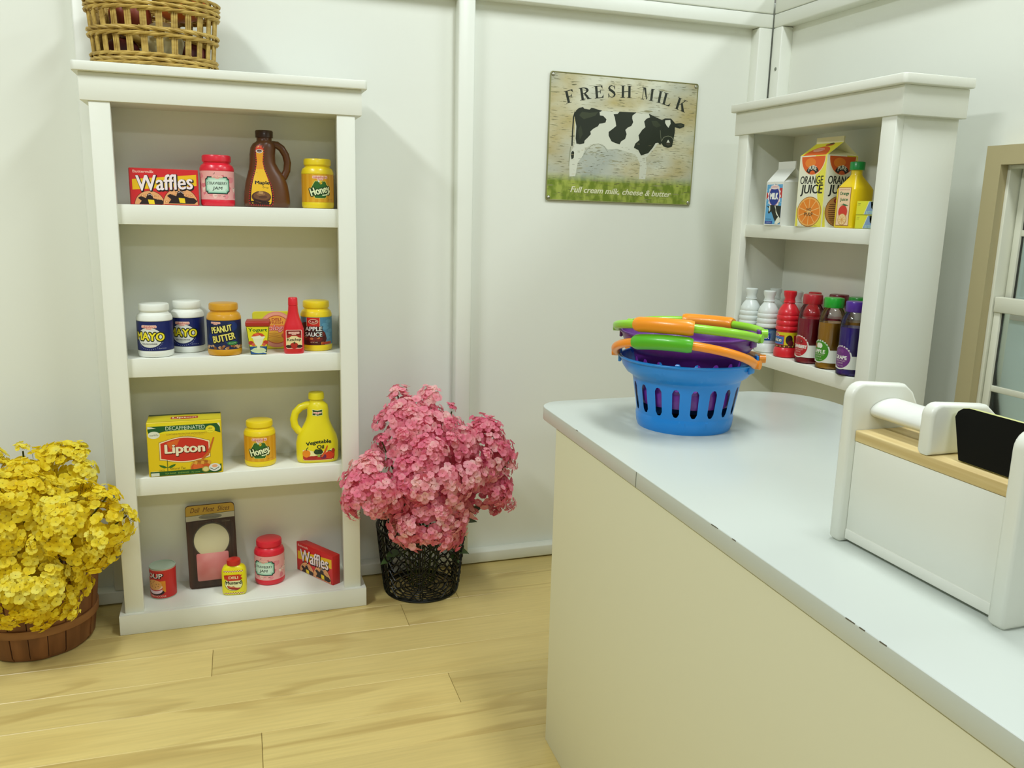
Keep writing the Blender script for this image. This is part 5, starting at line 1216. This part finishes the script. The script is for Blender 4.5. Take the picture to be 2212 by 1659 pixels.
def wirebasket():
    t = thing('wire_basket', 'round black crisscross wire basket holding the pink flowers', 'basket', (-.907, -.099, 0), 0)
    K = mat('black_wire', '#14160f', .38, .3)
    r = lambda z: .090+.020*(z/.172)**.8
    rows = 7; z0, z1 = .010, .165; H = (z1-z0)/rows; M_ = 11; wr = .0017
    bm = bmesh.new()
    for k in range(rows):
        zc = z0+(k+.5)*H
        for ph in (0, PI):
            tube(bm, [((r(zc)+.0010*math.cos(ph))*math.cos(2*PI*i/88), (r(zc)+.0010*math.cos(ph))*math.sin(2*PI*i/88), zc+H*.52*math.sin(M_*2*PI*i/88+ph)) for i in range(88)], wr, 5, closed=True)
    obj('wire_lattice', bm, K, t)
    for i in range(6):
        a = 2*PI*i/6+.3
        bm = bmesh.new()
        for da in (-.03, .03): tube(bm, [((r(z)-.001)*math.cos(a+da), (r(z)-.001)*math.sin(a+da), z) for z in (.003, .05, .1, .17)], .0019, 6)
        obj('upright', bm, K, t)
    bm = bmesh.new()
    for rad_, z in ((r(.172), .172), (r(.168), .167)): tube(bm, [(rad_*math.cos(2*PI*i/60), rad_*math.sin(2*PI*i/60), z) for i in range(60)], .0024, 7, closed=True)
    obj('rim', bm, K, t)
    bm = bmesh.new()
    for rad_ in (.090, .087): tube(bm, [(rad_*math.cos(2*PI*i/60), rad_*math.sin(2*PI*i/60), .0032+(.090-rad_)) for i in range(60)], .0028, 7, closed=True)
    obj('foot_ring', bm, K, t)
    bm = bmesh.new(); pts = []
    for i in range(260): a = 2*PI*i/40; rd = .012+.075*i/260; pts.append((rd*math.cos(a), rd*math.sin(a), .0085))
    tube(bm, pts, .0015, 5)
    for a in (0, PI/3, 2*PI/3): tube(bm, [(-.089*math.cos(a), -.089*math.sin(a), .0055), (.089*math.cos(a), .089*math.sin(a), .0055)], .0016, 5)
    obj('base_coil', bm, K, t)
wirebasket()

# ================================================================== FLOWERS
def petal_mat(name, cols, sc=38):
    m = mat(name, cols[0], .6); nt = m.node_tree; b = nt.nodes['Principled BSDF']
    tc = nt.nodes.new('ShaderNodeTexCoord'); n = nt.nodes.new('ShaderNodeTexNoise'); n.inputs['Scale'].default_value = sc; n.inputs['Detail'].default_value = 1
    oi = nt.nodes.new('ShaderNodeObjectInfo'); ad = nt.nodes.new('ShaderNodeMath'); ad.operation = 'MULTIPLY_ADD'; ad.inputs[1].default_value = .35; 
    r = nt.nodes.new('ShaderNodeValToRGB')
    nt.links.new(tc.outputs['Object'], n.inputs['Vector']); nt.links.new(oi.outputs['Random'], ad.inputs[0]); nt.links.new(n.outputs['Fac'], ad.inputs[2])
    nt.links.new(ad.outputs[0], r.inputs[0])
    e = r.color_ramp.elements; e[0].position = .42; e[0].color = lin(cols[0]); e[1].position = .95; e[1].color = lin(cols[-1])
    for i, c in enumerate(cols[1:-1]): q = e.new(.42+.53*(i+1)/(len(cols)-1)); q.color = lin(c)
    nt.links.new(r.outputs[0], b.inputs['Base Color'])
    # thin cloth petals let some light through
    b.inputs['Subsurface Weight'].default_value = 0
    tr = nt.nodes.new('ShaderNodeBsdfTranslucent'); mx = nt.nodes.new('ShaderNodeMixShader'); mx.inputs[0].default_value = .38
    nt.links.new(r.outputs[0], tr.inputs[0]); nt.links.new(b.outputs[0], mx.inputs[1]); nt.links.new(tr.outputs[0], mx.inputs[2])
    nt.links.new(mx.outputs[0], nt.nodes['Material Output'].inputs['Surface'])
    return m
def blossom(bm, c, nrm, R, rng, mi=0, cup=.45):
    nrm = Vector(nrm).normalized(); t = nrm.orthogonal().normalized(); t = Matrix.Rotation(rng.uniform(0, 2*PI), 3, nrm) @ t; s = nrm.cross(t)
    def W_(x, y, z): return Vector(c)+x*t+y*s+z*nrm
    cb = cup*rng.uniform(.5, 1.4)
    for k in range(5):
        a = 2*PI*k/5+rng.uniform(-.1, .1); ca, sa = math.cos(a), math.sin(a); rr = R*rng.uniform(.9, 1.08); cu = cb*rng.uniform(.7, 1.3); lift = .05*rr*(k % 2)
        def Q(u, v):
            x = u*rr; y = v*rr; z = cu*rr*(u**1.6)*.9-.28*rr*max(0, u-.75)*2+.22*rr*v*v+lift
            return W_(x*ca-y*sa, x*sa+y*ca, z)
        v = [bm.verts.new(Q(*q)) for q in ((.03, 0), (.34, -.30), (.38, 0), (.34, .30), (.66, -.52), (.70, 0), (.66, .52), (.92, -.38), (.94, 0), (.92, .38), (1.02, -.15), (1.02, .15))]
        for f in ((0, 1, 2), (0, 2, 3), (1, 4, 5, 2), (2, 5, 6, 3), (4, 7, 8, 5), (5, 8, 9, 6), (7, 10, 8), (8, 10, 11), (8, 11, 9)):
            F = bm.faces.new([v[i] for i in f]); F.material_index = mi
def cluster_mesh(seed, n, R, spread, pm, cm, nm):
    rng = random.Random(seed); bm = bmesh.new()
    for i in range(n):
        a = i*2.4; rr = spread*math.sqrt((i+.3)/n); c = (rr*math.cos(a), rr*math.sin(a), rng.uniform(-.009, .009)-rr*rr*7)
        nr = Vector((c[0]*26+rng.uniform(-.3, .3), c[1]*26+rng.uniform(-.3, .3), 1.0))
        blossom(bm, c, nr, R*rng.uniform(.85, 1.12), rng)
        cc = Vector(c)+nr.normalized()*.0012
        b0 = len(bm.faces)
        lathe_v = [bm.verts.new(cc+Vector((.0011*math.cos(q), .0011*math.sin(q), .0004))) for q in (0, 2.1, 4.2)]; F = bm.faces.new(lathe_v); F.material_index = 1
        tube(bm, [Vector(c)-nr.normalized()*.001, Vector(c)*.8-Vector((0, 0, .012))], .0005, 3)
        bm.faces.ensure_lookup_table()
        for f in bm.faces[b0:]: f.material_index = 1
    for f in bm.faces: f.smooth = True
    me = bpy.data.meshes.new(nm); bm.to_mesh(me); bm.free(); me.materials.append(pm); me.materials.append(cm)
    return me
def flowers(name, label, cat, base, mats_, lobes, count, R, per, seed, stems, leaves=0):
    t = thing(name, label, cat, base)
    B = Vector(base); rng = random.Random(seed)
    variants = [cluster_mesh(seed*10+i, per, R, SPREAD, mats_[0], mats_[1], 'blossom_cluster') for i in range(7)]
    pts = []; tries = 0
    tot = sum(l[3]*l[4]*l[5] for l in lobes)
    while len(pts) < count and tries < 60000:
        tries += 1
        l = rng.choices(lobes, weights=[(q[3]*q[4]*q[5])**.67 for q in lobes])[0]
        d = Vector((rng.gauss(0, 1), rng.gauss(0, 1), rng.gauss(0, 1))).normalized()
        if d.y > .45 and rng.random() < .75: continue
        if d.z < -.75: continue
        stray = rng.random() < .14; jt = rng.uniform(1.12, 1.22) if stray else rng.uniform(.90, 1.08); p = Vector((l[0]+d.x*l[3]*jt, l[1]+d.y*l[4]*jt, l[2]+d.z*l[5]*jt))
        if p.y > -.012 and name: continue
        ins = False
        for q in lobes:
            if q is l: continue
            if ((p.x-q[0])/q[3])**2+((p.y-q[1])/q[4])**2+((p.z-q[2])/q[5])**2 < .72: ins = True
        if ins: continue
        if AVOID(p, SPREAD): continue
        if any((p-o[0]).length < SPREAD*MIND for o in pts): continue
        pts.append((p, d, rng.uniform(.42, .58) if stray else rng.uniform(.78, 1.12)))
    for i, (p, d, s) in enumerate(pts):
        o = bpy.data.objects.new('blossom_cluster', variants[i % 7]); COL.objects.link(o); o.parent = t
        o.location = p-B; n = (d+Vector((0, 0, .15))+Vector((rng.uniform(-.4, .4), rng.uniform(-.5, .3), rng.uniform(-.4, .4)))).normalized()
        o.rotation_euler = (n.to_track_quat('Z', 'Y').to_matrix() @ Matrix.Rotation(rng.uniform(0, 6), 3, 'Z')).to_euler(); o.scale = (s, s, s)
    # deeper blossoms filling the inside of the bunch, too many to count
    bm = bmesh.new(); k = 0
    while k < 950:
        l = rng.choices(lobes, weights=[(q[3]*q[4]*q[5])**.67 for q in lobes])[0]
        d = Vector((rng.gauss(0, 1), rng.gauss(0, 1), rng.gauss(0, 1))).normalized(); f = rng.uniform(.45, .90)
        p = Vector((l[0]+d.x*l[3]*f, l[1]+d.y*l[4]*f, l[2]+d.z*l[5]*f))
        if p.y > -.015 or AVOID(p, R*1.5): continue
        blossom(bm, p-B, d+Vector((0, -.3, .2)), R*1.1, rng); k += 1
    for f in bm.faces: f.smooth = True
    ib = obj('inner_blossoms', bm, mats_[0], t, smooth=0); ib['kind'] = 'stuff'
    SM = mat('stem_dark_green', '#3f4a1c', .6)
    for k in range(stems):
        a = 2*PI*k/stems+rng.uniform(-.2, .2); p = rng.choice(pts)[0]-B
        st = [Vector((.03*math.cos(a), .03*math.sin(a), .014)), Vector((.045*math.cos(a), .045*math.sin(a), .10)), Vector((p.x*.5, p.y*.5, .5*(p.z+.12))), p*.97]
        obj('stem', tb(st, .0019, n=5), SM, t)
    LM = mat('leaf_green', '#44602a', .5)
    for k in range(leaves):
        a = rng.uniform(-2.9, -.2); r0 = rng.uniform(.05, .10); z = rng.uniform(.10, .19); ln = rng.uniform(.03, .055)
        c = Vector((r0*math.cos(a), r0*math.sin(a), z)); dr = Vector((math.cos(a+rng.uniform(-.8, .8)), math.sin(a), rng.uniform(-.6, .3))).normalized()
        if k < 3: c = Vector((.085+.01*k, -.03-.01*k, .165+.02*k)); dr = Vector((.6, -.35, [-.7, .05, .5][k])).normalized()
        side = dr.cross(Vector((0, -.4, 1))).normalized(); bm = bmesh.new(); row = []
        for q in range(7):
            f = q/6; wd = ln*.26*math.sin(PI*f**.8)+.0003; m0 = c+dr*ln*f+Vector((0, 0, -.12*ln*f*f))
            row.append([bm.verts.new(m0-side*wd), bm.verts.new(m0+Vector((0, 0, -.0012))), bm.verts.new(m0+side*wd)])
        for p_, q_ in zip(row, row[1:]):
            for i in (0, 1): bm.faces.new((p_[i], p_[i+1], q_[i+1], q_[i]))
        obj('leaf', bm, LM, t, smooth=60)
    return t
def AVOID(p, m):
    # the bookcase stands between the two bouquets; keep flowers outside its body
    return (-1.604-m*.6 < p.x < -1.052+m*.6) and p.y > -.168-m*.6 and p.z < 1.2
MIND = 1.08; SPREAD = .029
PK = petal_mat('petal_pink', ['#e8708e', '#f48fa4', '#f9aeb8', '#fccfca'])
YL = petal_mat('petal_yellow', ['#ecd012', '#f4de24', '#f8e840', '#f6ee6e'])
CTR = mat('blossom_centre', '#7a5a28', .6); CTY = mat('blossom_centre_dark', '#4a4a14', .6)
flowers('pink_bouquet', 'big bunch of pink artificial blossoms standing in the black wire basket', 'flowers', (-.907, -.099, 0), (PK, CTR),
    [(-.910, -.190, .330, .150, .115, .120), (-.935, -.155, .410, .105, .090, .085), (-.962, -.145, .480, .038, .036, .048), (-.905, -.150, .470, .032, .032, .046), (-1.040, -.235, .315, .080, .060, .070), (-.790, -.170, .350, .080, .080, .100), (-.915, -.235, .240, .095, .070, .075), (-.770, -.190, .270, .062, .060, .055)], 99, .0091, 26, 3, 14, 16)
SPREAD = .031
flowers('yellow_bouquet', 'big bunch of yellow artificial blossoms standing in the brown slat basket', 'flowers', (-1.757, -.128, 0), (YL, CTY),
    [(-1.790, -.200, .290, .140, .130, .115), (-1.650, -.255, .290, .080, .080, .085), (-1.675, -.125, .365, .062, .070, .060), (-1.830, -.140, .355, .080, .080, .065), (-1.755, -.150, .372, .062, .080, .056), (-1.745, -.265, .190, .105, .080, .085), (-1.590, -.300, .315, .045, .045, .060)], 99, .0096, 26, 6, 12, 0)
